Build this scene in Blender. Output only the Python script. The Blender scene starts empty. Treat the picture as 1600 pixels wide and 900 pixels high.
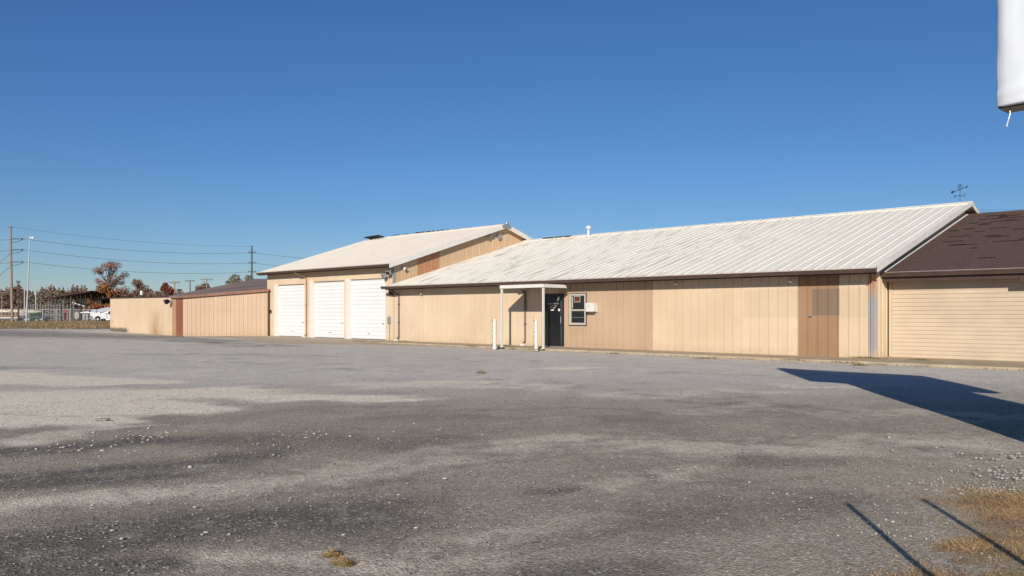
import bpy, math, random
import numpy as np
from mathutils import Vector, Matrix
random.seed(7); rng = np.random.default_rng(7)
scene = bpy.context.scene
C = scene.collection

# ------------------------------------------------------------------ camera, sky, sun
CAM_H = 1.35                     # above the office slab (z = 0); the lot lies 8 cm lower
FOC = 1250.0                     # focal length in photo pixels (photo 1600 wide)
ANG = math.atan2(1320.0, FOC)
RX, RY = math.sin(ANG), math.cos(ANG)       # camera right in the world
WX, WY = -math.cos(ANG), math.sin(ANG)      # camera forward in the world
cam_d = bpy.data.cameras.new('camera'); cam = bpy.data.objects.new('camera', cam_d); C.objects.link(cam)
cam.location = (0, 0, CAM_H)
cam.rotation_euler = (math.pi/2, 0, math.atan2(-WX, WY))
cam_d.sensor_width = 36; cam_d.lens = 36*FOC/1600; cam_d.shift_y = 40/1600
cam_d.clip_start = 0.05; cam_d.clip_end = 6000
scene.camera = cam

SUN_EL = math.radians(22.0)
SX, SY = 0.5725, -0.82                      # horizontal direction towards the sun
world = bpy.data.worlds.new('World'); scene.world = world; world.use_nodes = True
nt = world.node_tree; nt.nodes.clear()
sky = nt.nodes.new('ShaderNodeTexSky'); sky.sky_type = 'NISHITA'; sky.sun_disc = False
sky.sun_elevation = SUN_EL; sky.sun_rotation = math.atan2(SX, SY)
sky.air_density = 1.1; sky.dust_density = 0.0; sky.ozone_density = 7.0; sky.altitude = 150
bg = nt.nodes.new('ShaderNodeBackground'); bg.inputs['Strength'].default_value = 0.077
wo = nt.nodes.new('ShaderNodeOutputWorld')
hs = nt.nodes.new('ShaderNodeHueSaturation'); hs.inputs['Saturation'].default_value = 1.07
nt.links.new(sky.outputs[0], hs.inputs['Color'])
tint = nt.nodes.new('ShaderNodeMix'); tint.data_type = 'RGBA'; tint.blend_type = 'MULTIPLY'; tint.inputs[0].default_value = 1.0
tint.inputs[7].default_value = (1.0, .970, 1.06, 1); nt.links.new(hs.outputs[0], tint.inputs[6])
# faint cirrus low over the horizon
tc = nt.nodes.new('ShaderNodeTexCoord'); mp = nt.nodes.new('ShaderNodeMapping'); mp.inputs['Scale'].default_value = (2.2, 2.2, 16)
cn = nt.nodes.new('ShaderNodeTexNoise'); cn.inputs['Scale'].default_value = 2.0; cn.inputs['Detail'].default_value = 7; cn.inputs['Roughness'].default_value = .62; cn.inputs['Distortion'].default_value = .5
nt.links.new(tc.outputs['Generated'], mp.inputs[0]); nt.links.new(mp.outputs[0], cn.inputs['Vector'])
cr_ = nt.nodes.new('ShaderNodeMapRange'); cr_.clamp = True
for i_, v_ in ((1, .50), (2, .78), (3, 0), (4, .16)): cr_.inputs[i_].default_value = v_
nt.links.new(cn.outputs['Fac'], cr_.inputs[0])
cm_ = nt.nodes.new('ShaderNodeMix'); cm_.data_type = 'RGBA'; cm_.inputs[7].default_value = (7.0, 7.6, 8.4, 1)
sz_ = nt.nodes.new('ShaderNodeSeparateXYZ'); nt.links.new(tc.outputs['Generated'], sz_.inputs[0])
el_ = nt.nodes.new('ShaderNodeMapRange'); el_.clamp = True
for i_, v_ in ((1, .04), (2, .17), (3, 1), (4, 0)): el_.inputs[i_].default_value = v_
ml_ = nt.nodes.new('ShaderNodeMath'); ml_.operation = 'MULTIPLY'; nt.links.new(sz_.outputs[2], el_.inputs[0])
nt.links.new(el_.outputs[0], ml_.inputs[0]); nt.links.new(cr_.outputs[0], ml_.inputs[1]); nt.links.new(ml_.outputs[0], cm_.inputs[0]); nt.links.new(tint.outputs[2], cm_.inputs[6]); nt.links.new(cm_.outputs[2], bg.inputs[0]); nt.links.new(bg.outputs[0], wo.inputs[0])

sun_d = bpy.data.lights.new('sun', 'SUN'); sun = bpy.data.objects.new('sun', sun_d); C.objects.link(sun)
sun_d.energy = 5.0; sun_d.angle = math.radians(0.5); sun_d.color = (1.0, 0.93, 0.82)
to_sun = Vector((SX*math.cos(SUN_EL), SY*math.cos(SUN_EL), math.sin(SUN_EL)))
sun.rotation_euler = to_sun.to_track_quat('Z', 'Y').to_euler()
scene.view_settings.view_transform = 'Standard'; scene.view_settings.look = 'None'
scene.view_settings.exposure = 0.0; scene.view_settings.gamma = 1.0

# ------------------------------------------------------------------ survey helpers
def from_cam(X, Z, z=0.0):
    """point X metres right of and Z metres ahead of the camera"""
    return Vector((X*RX + Z*WX, X*RY + Z*WY, z))
def bearing(px, Z, py):
    return from_cam((px-800)/FOC*Z, Z, CAM_H + (490-py)/FOC*Z)
def on_ground(px, py, z=-0.08):
    Z = (CAM_H - z)*FOC/(py-490)
    return from_cam((px-800)/FOC*Z, Z, z)

# ------------------------------------------------------------------ mesh helpers
class MB:
    def __init__(s): s.v = []; s.f = []
    def add(s, vs, fs):
        n = len(s.v); s.v += [tuple(v) for v in vs]; s.f += [tuple(i+n for i in f) for f in fs]; return s
    def box(s, x0, x1, y0, y1, z0, z1):
        return s.add([(x0,y0,z0),(x1,y0,z0),(x1,y1,z0),(x0,y1,z0),(x0,y0,z1),(x1,y0,z1),(x1,y1,z1),(x0,y1,z1)],
                     [(0,3,2,1),(4,5,6,7),(0,1,5,4),(1,2,6,5),(2,3,7,6),(3,0,4,7)])
    def tube(s, a, b, r0, r1=None, n=8, cap=True):
        a = Vector(a); b = Vector(b); r1 = r0 if r1 is None else r1
        d = (b-a).normalized(); u = d.cross(Vector((0,0,1)) if abs(d.z) < .9 else Vector((1,0,0))).normalized(); w = d.cross(u)
        vs = []
        for p, r in ((a, r0), (b, r1)):
            for k in range(n):
                t = 2*math.pi*k/n; vs.append(p + u*math.cos(t)*r + w*math.sin(t)*r)
        fs = [(k, (k+1) % n, n+(k+1) % n, n+k) for k in range(n)]
        if cap: fs += [tuple(range(n))[::-1], tuple(range(n, 2*n))]
        return s.add(vs, fs)
    def path(s, pts, r, n=6):
        for a, b in zip(pts[:-1], pts[1:]): s.tube(a, b, r, r, n)
        return s
    def prism(s, poly, axis, a0, a1):
        """poly of (p,q) extruded along axis: 'x' -> (y,z), 'y' -> (x,z), 'z' -> (x,y)"""
        n = len(poly)
        def P(p, q, a): return {'x': (a,p,q), 'y': (p,a,q), 'z': (p,q,a)}[axis]
        vs = [P(p, q, a0) for p, q in poly] + [P(p, q, a1) for p, q in poly]
        fs = [tuple(range(n)), tuple(range(2*n-1, n-1, -1))] + [(k, n+k, n+(k+1) % n, (k+1) % n) for k in range(n)]
        return s.add(vs, fs)
    def lathe(s, prof, c=(0,0,0), n=16):
        vs = []
        for r, z in prof:
            for k in range(n):
                t = 2*math.pi*k/n; vs.append((c[0]+r*math.cos(t), c[1]+r*math.sin(t), c[2]+z))
        fs = []
        for j in range(len(prof)-1):
            for k in range(n): fs.append((j*n+k, j*n+(k+1) % n, (j+1)*n+(k+1) % n, (j+1)*n+k))
        fs += [tuple(range(n))[::-1], tuple(range((len(prof)-1)*n, len(prof)*n))]
        return s.add(vs, fs)
    def mesh(s, name, mat, smooth=False):
        me = bpy.data.meshes.new(name); me.from_pydata(s.v, [], s.f); me.update()
        import bmesh
        b = bmesh.new(); b.from_mesh(me); bmesh.ops.recalc_face_normals(b, faces=b.faces); b.to_mesh(me); b.free()
        if mat: me.materials.append(mat)
        if smooth:
            for p in me.polygons: p.use_smooth = True
        return me
    def build(s, name, mat, parent=None, smooth=False, bevel=0):
        o = bpy.data.objects.new(name, s.mesh(name, mat, smooth)); C.objects.link(o)
        if parent: o.parent = parent
        if bevel:
            m = o.modifiers.new('bevel', 'BEVEL'); m.width = bevel; m.segments = 2; m.limit_method = 'ANGLE'
        return o
def link(name, me, parent=None, loc=(0,0,0), rz=0.0):
    o = bpy.data.objects.new(name, me); C.objects.link(o); o.location = loc; o.rotation_euler.z = rz
    if parent: o.parent = parent
    return o
def tag(o, label=None, cat=None, group=None, kind=None):
    if label: o['label'] = label
    if cat: o['category'] = cat
    if group: o['group'] = group
    if kind: o['kind'] = kind
    return o
def thing(name, label, cat, loc=(0,0,0), rz=0.0, group=None):
    o = bpy.data.objects.new(name, None); C.objects.link(o); o.location = loc; o.rotation_euler.z = rz
    o.empty_display_size = .3
    return tag(o, label, cat, group)
def copy_tree(o, parent=None):
    c = o.copy(); C.objects.link(c); c.parent = parent
    for ch in list(o.children): copy_tree(ch, c)
    return c
def raw_mesh(name, verts, faces, mat, parent=None):
    """fast triangle/quad soup from numpy arrays"""
    me = bpy.data.meshes.new(name); nf, k = faces.shape
    me.vertices.add(len(verts)); me.vertices.foreach_set('co', verts.astype(np.float32).ravel())
    me.loops.add(nf*k); me.loops.foreach_set('vertex_index', faces.astype(np.int32).ravel())
    me.polygons.add(nf); me.polygons.foreach_set('loop_start', np.arange(0, nf*k, k, dtype=np.int32))
    me.update(calc_edges=True); me.materials.append(mat)
    o = bpy.data.objects.new(name, me); C.objects.link(o)
    if parent: o.parent = parent
    return o

# ------------------------------------------------------------------ material helpers
class NT:
    def __init__(s, name):
        s.m = bpy.data.materials.new(name); s.m.use_nodes = True; s.t = s.m.node_tree
        s.b = s.t.nodes['Principled BSDF']; s._pos = None
    def n(s, typ, **kw):
        nd = s.t.nodes.new('ShaderNode'+typ)
        for k, v in kw.items(): setattr(nd, k, v)
        return nd
    def l(s, a, b): s.t.links.new(a, b)
    def put(s, sock, v):
        if hasattr(v, 'is_output') or isinstance(v, bpy.types.NodeSocket): s.l(v, sock)
        else: sock.default_value = (v[0], v[1], v[2], 1) if (isinstance(v, tuple) and sock.type == 'RGBA') else v
    def pos(s):
        if s._pos is None: s._pos = s.n('NewGeometry').outputs['Position']
        return s._pos
    def xyz(s):
        q = s.n('SeparateXYZ'); s.l(s.pos(), q.inputs[0]); return q.outputs
    def math(s, op, a, b=0.0, c=None, clamp=False):
        q = s.n('Math', operation=op); q.use_clamp = clamp; s.put(q.inputs[0], a); s.put(q.inputs[1], b)
        if c is not None: s.put(q.inputs[2], c)
        return q.outputs[0]
    def noise(s, scale, detail=4, rough=.6, stretch=(1,1,1), dist=0.0):
        mp = s.n('Mapping'); mp.inputs['Scale'].default_value = stretch; s.l(s.pos(), mp.inputs[0])
        q = s.n('TexNoise'); q.inputs['Scale'].default_value = scale; q.inputs['Detail'].default_value = detail
        q.inputs['Roughness'].default_value = rough; q.inputs['Distortion'].default_value = dist
        s.l(mp.outputs[0], q.inputs['Vector']); return q.outputs['Fac']
    def voro(s, scale, feature='F1', out='Distance', stretch=(1,1,1)):
        mp = s.n('Mapping'); mp.inputs['Scale'].default_value = stretch; s.l(s.pos(), mp.inputs[0])
        q = s.n('TexVoronoi', feature=feature); q.inputs['Scale'].default_value = scale
        s.l(mp.outputs[0], q.inputs['Vector']); return q.outputs[out]
    def ramp(s, f, lo, hi, a=0.0, b=1.0):
        q = s.n('MapRange'); q.clamp = True; s.put(q.inputs[0], f)
        for i, v in zip((1,2,3,4), (lo, hi, a, b)): q.inputs[i].default_value = v
        return q.outputs[0]
    def mix(s, f, a, b, mode='MIX'):
        q = s.n('Mix', data_type='RGBA', blend_type=mode); s.put(q.inputs[0], f); s.put(q.inputs[6], a); s.put(q.inputs[7], b)
        return q.outputs[2]
    def attr(s, name):
        q = s.n('Attribute'); q.attribute_name = name; return q.outputs['Fac']
    def band(s, v, a, b, soft):
        """1 where a<v<b with soft borders"""
        return s.math('MULTIPLY', s.ramp(v, a-soft, a+soft), s.ramp(v, b-soft, b+soft, 1, 0))
    def bump(s, h, strength=.3, dist=.01):
        q = s.n('Bump'); q.inputs['Strength'].default_value = strength; q.inputs['Distance'].default_value = dist
        s.l(h, q.inputs['Height']); s.l(q.outputs[0], s.b.inputs['Normal'])
    def done(s, col, rough=.6, spec=.3, metal=0.0):
        s.put(s.b.inputs['Base Color'], col); s.put(s.b.inputs['Roughness'], rough)
        s.b.inputs['Specular IOR Level'].default_value = spec; s.b.inputs['Metallic'].default_value = metal
        return s.m
def sc(c, k): return tuple(min(1, v*k) for v in c)
def basic(name, col, rough=.6, var=.18, scale=3.0, spec=.3, metal=0.0, stretch=(1,1,1), bump=0.0, bscale=60):
    t = NT(name); f = t.ramp(t.noise(scale, 5, .6, stretch), .3, .7)
    c = t.mix(f, sc(col, 1-var), sc(col, 1+var*.6))
    if bump: t.bump(t.noise(bscale, 3), bump, .01)
    return t.done(c, rough, spec, metal)
def painted_panel(name, col, fade, dirt=.5, grime=(.30,.22,.13), extra=None):
    """sun-faded painted sheet metal: vertical chalking streaks, blotches, splash dirt near the base, per-sheet tone"""
    t = NT(name); x, y, z = t.xyz()
    rnd = t.n('ObjectInfo').outputs['Random']
    blotch = t.ramp(t.noise(.55, 4, .6), .35, .7)
    streak = t.ramp(t.noise(2.2, 5, .7, (4, 4, .35)), .35, .75)
    c = t.mix(t.math('MULTIPLY', blotch, .7), col, fade)
    c = t.mix(t.math('MULTIPLY', streak, .28), c, sc(fade, 1.06))
    c = t.mix(t.math('MULTIPLY', rnd, .16), c, sc(col, .82))
    c = t.mix(t.math('MULTIPLY', t.ramp(t.noise(9, 4, .7, (1, 1, .25)), .58, .8), .22*dirt*2), c, grime)
    low = t.math('MULTIPLY', t.ramp(z, .02, .32, 1, 0), t.ramp(t.noise(5, 4, .7), .3, .7))
    c = t.mix(t.math('MULTIPLY', low, .55*dirt*2, clamp=True), c, grime)
    spots = t.math('MULTIPLY', t.ramp(t.voro(1.6), .0, .035, 1, 0), .7)
    c = t.mix(spots, c, sc(grime, .5))
    drip = t.math('MULTIPLY', t.ramp(t.noise(3.4, 3, .7, (3.5, 3.5, .12)), .60, .74), t.ramp(t.noise(.8, 2), .45, .62))
    c = t.mix(t.math('MULTIPLY', drip, .30), c, (.36, .21, .11))
    if extra: c = extra(t, c, x, y, z)
    t.bump(t.noise(1.1, 2), .25, .02)
    return t.done(c, .55, .25)

TAN = (.60, .458, .312); TAN_F = (.72, .582, .425)
def ghost(t, c, x, y, z):
    """rectangles where older signs kept the paint from weathering"""
    a = t.math('MULTIPLY', t.band(x, -10.55, -9.69, .015), t.band(z, 1.29, 2.13, .015))
    c = t.mix(t.math('MULTIPLY', a, .80), c, (.17, .125, .095))
    b = t.math('MULTIPLY', t.band(x, -12.9, -8.80, .02), t.band(z, 1.22, 2.14, .03))
    return t.mix(t.math('MULTIPLY', b, .16), c, (.33, .24, .17))
def glow_spot(t, c, x, y, z):
    return ghost(t, c, x, y, z)
m_tan = painted_panel('tan_wall_paint', TAN, TAN_F, .35, extra=ghost)
m_tan_new = painted_panel('tan_wall_paint_darker', (.45, .315, .21), (.54, .39, .27), .2)
m_tan_brown = painted_panel('brown_tan_replacement_paint', (.31, .185, .105), (.38, .235, .14), .3, extra=ghost)
m_tan_orange = painted_panel('orange_tan_replacement_paint', (.40, .20, .105), (.47, .25, .14), .2)
m_gable = painted_panel('gable_wall_paint', (.50, .34, .21), (.62, .45, .29), .2)
def annex_stain(t, c, x, y, z):
    a = t.math('MULTIPLY', t.ramp(t.math('ABSOLUTE', t.math('ADD', x, 52.4)), .5, 2.2, 1, 0), t.ramp(z, .2, 1.9, 1, 0))
    a = t.math('MULTIPLY', a, t.ramp(t.noise(1.3, 4, .7), .25, .6))
    c = t.mix(t.math('MULTIPLY', a, .8), c, (.36, .21, .09))
    b = t.math('MULTIPLY', t.ramp(x, -60.5, -59.5, 1, 0), t.ramp(t.math('ADD', z, t.math('MULTIPLY', t.noise(2.5), .5)), .45, .62, 1, 0))
    return t.mix(t.math('MULTIPLY', b, .85), c, (.09, .075, .05))
m_annex_pale = painted_panel('annex_pale_paint', (.66, .49, .33), (.78, .60, .42), .25, extra=annex_stain)
m_annex = painted_panel('annex_tan_paint', (.47, .335, .23), (.56, .41, .29), .45)
def corner_stain(t, c, x, y, z):
    a = t.math('MULTIPLY', t.band(z, .1, 2.05, .25), t.ramp(y, 25.42, 25.56, 1, 0))
    c = t.mix(t.math('MULTIPLY', a, .85), c, (.28, .30, .33))
    return t.mix(t.math('MULTIPLY', t.math('MULTIPLY', t.ramp(z, 1.75, 2.3), t.ramp(y, 25.3, 25.5, 1, 0)), .8), c, (.42, .17, .05))
m_corner = painted_panel('stained_corner_paint', TAN, TAN_F, .4, extra=corner_stain)
m_siding = basic('cream_lap_siding', (.56, .45, .33), .55, .10, 1.2, bump=.1)
m_white = painted_panel('white_door_paint', (.70,.705,.705), (.76,.765,.765), .10, (.36,.32,.26))
m_whitetrim = basic('white_trim_paint', (.70, .67, .62), .5, .08, 4)
m_gutter = basic('brown_gutter_metal', (.085, .052, .04), .4, .2, 3, spec=.5)
m_gutter_top = basic('weathered_gutter_metal', (.52, .44, .39), .5, .25, 5)
m_fascia = basic('dark_brown_fascia', (.075, .042, .035), .6, .2, 3)
m_black = basic('black_metal', (.012, .011, .011), .35, .2, 4)
m_steel = basic('galvanised_steel', (.42, .43, .44), .4, .2, 8, metal=.6)
m_white_post = basic('white_post_paint', (.63, .60, .55), .5, .06, 8)
def roof_mat(name, base, stain, amt, sx):
    t = NT(name); x, y, z = t.xyz()
    big = t.ramp(t.noise(.30, 3, .6), .3, .72)
    f1 = t.ramp(t.noise(1.0, 5, .75, (sx, .50, .50), .2), .52, .66)
    f2 = t.ramp(t.noise(2.6, 4, .7, (3.2, .40, .40)), .56, .74)
    mid = t.ramp(x, -12.5, -17.0, .22, 1.0)
    c = t.mix(t.math('MULTIPLY', t.math('MULTIPLY', f1, mid), amt), base, stain)
    c = t.mix(t.math('MULTIPLY', t.math('MULTIPLY', f2, big), amt*.75), c, sc(stain, .75))
    rnd = t.n('ObjectInfo').outputs['Random']
    c = t.mix(t.math('MULTIPLY', rnd, .12), c, (.52, .46, .38))
    t.bump(t.noise(3, 3), .12, .01)
    return t.done(c, .5, .3)
m_roof = roof_mat('white_roof_metal', (.83, .785, .68), (.41, .345, .265), .95, 6.5)
m_roof_g = roof_mat('white_garage_roof_metal', (.85, .765, .64), (.50, .42, .32), .35, 5.0)
def shingle_mat():
    t = NT('brown_asphalt_shingle'); rnd = t.n('ObjectInfo').outputs['Random']
    g = t.ramp(t.noise(45, 2, .7), .3, .7)
    c = t.mix(g, (.06, .042, .037), (.15, .10, .086))
    c = t.mix(t.math('MULTIPLY', t.ramp(t.noise(.5, 4, .6), .4, .7), .45), c, (.125, .072, .055))
    c = t.mix(t.math('MULTIPLY', t.ramp(t.noise(.9, 5, .7, (2, .6, 1)), .62, .72), .4), c, (.20, .15, .12))
    c = t.mix(t.math('MULTIPLY', rnd, .12), c, (.055, .036, .032))
    t.bump(g, .5, .006); return t.done(c, .9, .15)
m_shingle = shingle_mat()
m_shingle_tear = basic('exposed_dark_felt', (.030, .022, .020), .9, .2, 8)
m_annexroof = basic('brown_roofing_felt', (.25, .18, .15), .85, .30, .7, stretch=(1, .3, 1), bump=.3)

def glass(name, col, rough=.06):
    t = NT(name); return t.done(t.mix(t.ramp(t.noise(1.5), .3, .7), sc(col, .7), sc(col, 1.2)), rough, .5)
m_glass = glass('dark_window_glass', (.02, .022, .025), .08)
m_doorglass = glass('black_door_glass', (.012, .013, .015), .10)

# ------------------------------------------------------------------ ground
def lot_height(x):                     # gravel level rises to the slab level west of the garage
    t = np.clip((-33.0 - np.asarray(x, float))/9.0, 0, 1); return -0.08*(1 - t*t*(3-2*t))

def ground_mat():
    t = NT('field_soil_and_grass')
    c = t.mix(t.ramp(t.noise(.08, 5, .65), .3, .7), (.16, .115, .06), (.115, .095, .06))
    c = t.mix(t.ramp(t.noise(1.4, 5, .7), .4, .7), c, (.24, .175, .09))
    t.bump(t.noise(3, 4), .5, .05); return t.done(c, .95, .1)
MB().add([(-2600,-2600,-.16),(2600,-2600,-.16),(2600,2600,-.16),(-2600,2600,-.16)], [(0,1,2,3)]).build('ground', ground_mat())
tag(bpy.data.objects['ground'], kind='structure')

def gravel_mat():
    t = NT('dusty_gravel_lot')
    dust, dark, veg, far = t.attr('dust'), t.attr('dark'), t.attr('veg'), t.attr('far')
    n1 = t.noise(.9, 6, .65, dist=.3); n2 = t.noise(4.5, 6, .7); n3 = t.noise(28, 4, .7)
    v1 = t.voro(55, out='Color'); v2 = t.voro(120, out='Color')
    s1 = t.n('SeparateColor'); t.l(v1, s1.inputs[0]); s2 = t.n('SeparateColor'); t.l(v2, s2.inputs[0])
    base = t.mix(t.ramp(n1, .3, .7), (.29, .248, .190), (.435, .368, .278))
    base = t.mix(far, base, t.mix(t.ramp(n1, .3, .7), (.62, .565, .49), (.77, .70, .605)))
    d = t.ramp(t.math('ADD', t.math('MULTIPLY', dust, 1.25), t.math('ADD', t.math('MULTIPLY', t.math('SUBTRACT', n2, .5), .9), t.math('MULTIPLY', t.math('SUBTRACT', n1, .5), .8))), .16, .78)
    base = t.mix(d, base, (.92, .81, .64))
    k = t.ramp(t.math('ADD', t.math('MULTIPLY', dark, 1.2), t.math('ADD', t.math('MULTIPLY', t.math('SUBTRACT', n2, .5), .9), t.math('MULTIPLY', t.math('SUBTRACT', n1, .5), -.7))), .15, .85)
    base = t.mix(t.math('MULTIPLY', k, .88), base, (.115, .096, .080))
    base = t.mix(t.math('MULTIPLY', t.ramp(n2, .50, .72), .50), base, (.52, .455, .385))
    base = t.mix(t.math('MULTIPLY', t.ramp(t.noise(13, 5, .75), .54, .70), .40), base, (.13, .112, .098))
    base = t.mix(t.math('MULTIPLY', t.ramp(n3, .35, .75), .35), base, (.38,.36,.34))
    g = t.math('ADD', t.math('MULTIPLY', s1.outputs[0], .6), t.math('MULTIPLY', s2.outputs[0], .6))
    spark = t.mix(t.ramp(g, .1, 1.1), (.56, .56, .56), (1.40, 1.38, 1.34))
    base = t.mix(1.0, base, spark, 'MULTIPLY')
    base = t.mix(t.math('MULTIPLY', t.ramp(s1.outputs[1],   .968, .98), .6), base, (.70, .68, .64))
    vg = t.ramp(t.math('ADD', veg, t.math('MULTIPLY', t.math('SUBTRACT', n2, .5), .7)), .45, .8)
    soil = t.mix(t.ramp(n3, .3, .7), (.22, .145, .08), (.42, .29, .16))
    base = t.mix(t.math('MULTIPLY', vg, .85), base, soil)
    h = t.math('ADD', t.math('MULTIPLY', t.voro(70), .7), t.math('ADD', t.math('MULTIPLY', n3, .5), t.math('MULTIPLY', t.voro(38), .5)))
    t.bump(h, .8, .009)
    return t.done(base, .95, .04)
m_gravel = gravel_mat()

def cam_xy(px, py, z=-.08):
    Z = (CAM_H - z)*FOC/(py-490); return (px-800)/FOC*Z, Z
def capsule(X, Z, a, b, w, wb=None):
    """soft 0..1 mask round the ground segment a-b (photo survey points), half width w metres"""
    ax, az = cam_xy(*a); bx, bz = cam_xy(*b); dx, dz = bx-ax, bz-az; L = dx*dx+dz*dz+1e-9
    t = np.clip(((X-ax)*dx+(Z-az)*dz)/L, 0, 1); wd = w + ((wb if wb else w)-w)*t
    d = np.hypot(X-ax-t*dx, Z-az-t*dz)/wd
    return np.exp(-(d**2.6))
def lot_masks(X, Z):
    # wander the streaks so that their borders fray like tyre-dragged dust
    k1 = np.clip(Z*.035, .08, 1.2)
    X = X + k1*(.9*np.sin(Z*1.7+X*.6)+.5*np.sin(Z*4.3-X*1.9+1)+.25*np.sin(X*7.1+Z*9.7))
    Z = Z + k1*(.42*np.sin(X*1.3+Z*.4)+.26*np.sin(X*3.1-Z*1.1+2)+.15*np.sin(X*6.7+Z*2.3)+.09*np.sin(X*13.1-Z*5.1))
    dust = np.zeros_like(X); dark = np.zeros_like(X)
    for a, b, w, wb, k in [((-60,590),(200,596),1.6,.7,1.15), ((0,625),(250,640),1.9,.8,1.0), ((-60,640),(120,655),1.2,.6,1.0), ((200,618),(330,612),1.5,.9,.8), ((330,617),(610,622),.8,.5,.85), ((0,650),(180,660),.9,.5,.75),
                           ((590,602),(900,604),.9,.5,.45), ((700,597),(860,600),.45,.3,.5), ((840,575),(915,575),.5,.4,.7), ((950,618),(1200,612),.8,.5,.3),
                           ((0,800),(250,775),.28,.45,.40), ((250,775),(560,728),.4,.6,.36), ((560,728),(900,690),.6,.6,.28), ((0,690),(260,665),.35,.3,.42),
                           ((160,745),(290,730),.16,.16,.8), ((70,873),(120,862),.05,.06,.7), ((200,865),(270,845),.09,.10,.5), ((700,840),(900,820),.3,.4,.28),
                           ((560,880),(800,870),.2,.3,.30), ((1000,700),(1500,690),.9,.9,.30), ((1120,640),(1500,650),.8,.8,.22), ((1180,600),(1300,605),.5,.3,.45),
                           ((300,880),(560,870),.12,.2,.35), ((900,760),(1100,740),.4,.4,.28), ((0,707),(130,700),.15,.1,.5)]:
        dust = np.maximum(dust, k*capsule(X, Z, a, b, w, wb))
    def arc(pts_, w, k, into):
        for a, b in zip(pts_[:-1], pts_[1:]): into[:] = np.maximum(into, k*capsule(X, Z, a, b, w))
    for off in (0, 13):
        arc([(620,632+off),(800,640+off),(1000,636+off),(1250,618+off)], .13, .42, dark)
    for off in (0, 22):
        arc([(480,745+off),(700,705+off),(950,688+off),(1300,690+off)], .09, .40, dark)
    for off in (0, 36):
        arc([(760,900),(900,812+off),(1080,760+off),(1420,735+off)], .07, .38, dark)
    arc([(300,560),(600,572),(900,600),(1250,640)], .16, .35, dark); arc([(300,566),(600,579),(900,608),(1250,650)], .16, .35, dark)
    for a, b, w, wb, k in [((-40,705),(190,694),.42,.40,1.0), ((190,694),(330,690),.40,.25,.75), ((-60,757),(170,742),.38,.50,1.0), ((170,742),(420,706),.50,.45,.75),
                           ((0,870),(180,840),.50,.6,.95), ((180,840),(560,800),.55,.75,.85), ((560,800),(700,800),.6,.3,.5), ((0,900),(260,880),.35,.2,.8), ((420,690),(640,690),.9,.9,.50), ((560,640),(760,660),1.2,.8,.30),
                           ((800,760),(850,763),.10,.20,.6), ((1000,820),(1250,780),.6,.7,.45), ((1150,720),(1300,715),.5,.5,.35), ((860,900),(1050,890),.25,.2,.55),
                           ((-120,520),(250,529),8.,4.,.55), ((250,529),(420,541),3.,1.2,.5), ((-80,575),(60,577),.8,.5,.45), ((250,552),(480,556),.9,.9,.30), ((1000,580),(1200,585),.7,.6,.25), ((930,650),(1060,670),.7,.7,.3),
                           ((1040,705),(1080,715),.3,.3,.35), ((600,560),(900,566),.9,.9,.15), ((0,640),(200,650),.16,.1,.35)]:
        dark = np.maximum(dark, k*capsule(X, Z, a, b, w, wb))
    return dust, dark
def veg_mask(X, Z):
    v = np.zeros_like(X); X = X+.07*np.sin(Z*9+X*3)+.04*np.sin(Z*23-X*11); Z = Z+.07*np.sin(X*8)+.04*np.sin(X*21+Z*7)
    for a, b, w, k in [((1640,800),(1900,800),.85,1), ((1580,810),(1640,810),.42,1), ((1550,860),(1640,850),.34,1), ((1570,940),(1900,940),.62,1), ((1490,905),(1520,980),.12,.95), ((1605,868),(1660,880),.30,1), ((1800,860),(2200,880),1.1,1), ((1540,785),(1575,782),.20,.85), ((1480,872),(1530,880),.10,.7)]:
        v = np.maximum(v, k*capsule(X, Z, a, b, w))
    return v
rows = [-60, -30, -15, -8, -4, -2, 0, 1.0]
while rows[-1] < 71.5: rows.append(rows[-1]*1.0165 + .006)
rows = np.array(rows); NC = 300
Zg = np.repeat(rows[:, None], NC, 1)
half = np.maximum(rows, 0)*1.15 + 12
Xg = np.linspace(-1, 1, NC)[None, :]*half[:, None]
wx = Xg*RX + Zg*WX; wy = Xg*RY + Zg*WY
und = .012*np.sin(wx*.9+.5)*np.cos(wy*.7) + .008*np.sin(wx*2.1+wy*1.7)
zz = lot_height(wx) + und*np.clip((22.0-wy)/4, 0, 1) - .004
idx = np.arange(len(rows)*NC).reshape(len(rows), NC)
fc = np.stack([idx[:-1,:-1], idx[:-1,1:], idx[1:,1:], idx[1:,:-1]], -1).reshape(-1, 4)
lot = raw_mesh('gravel_lot', np.stack([wx, wy, zz], -1).reshape(-1, 3), fc, m_gravel); tag(lot, kind='structure')
for p in lot.data.polygons: p.use_smooth = True
du, dk = lot_masks(Xg, Zg)
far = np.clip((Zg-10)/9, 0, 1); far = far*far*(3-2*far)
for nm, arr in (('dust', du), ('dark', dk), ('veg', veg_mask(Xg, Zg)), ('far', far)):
    a = lot.data.attributes.new(nm, 'FLOAT', 'POINT'); a.data.foreach_set('value', arr.astype(np.float32).ravel())

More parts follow.
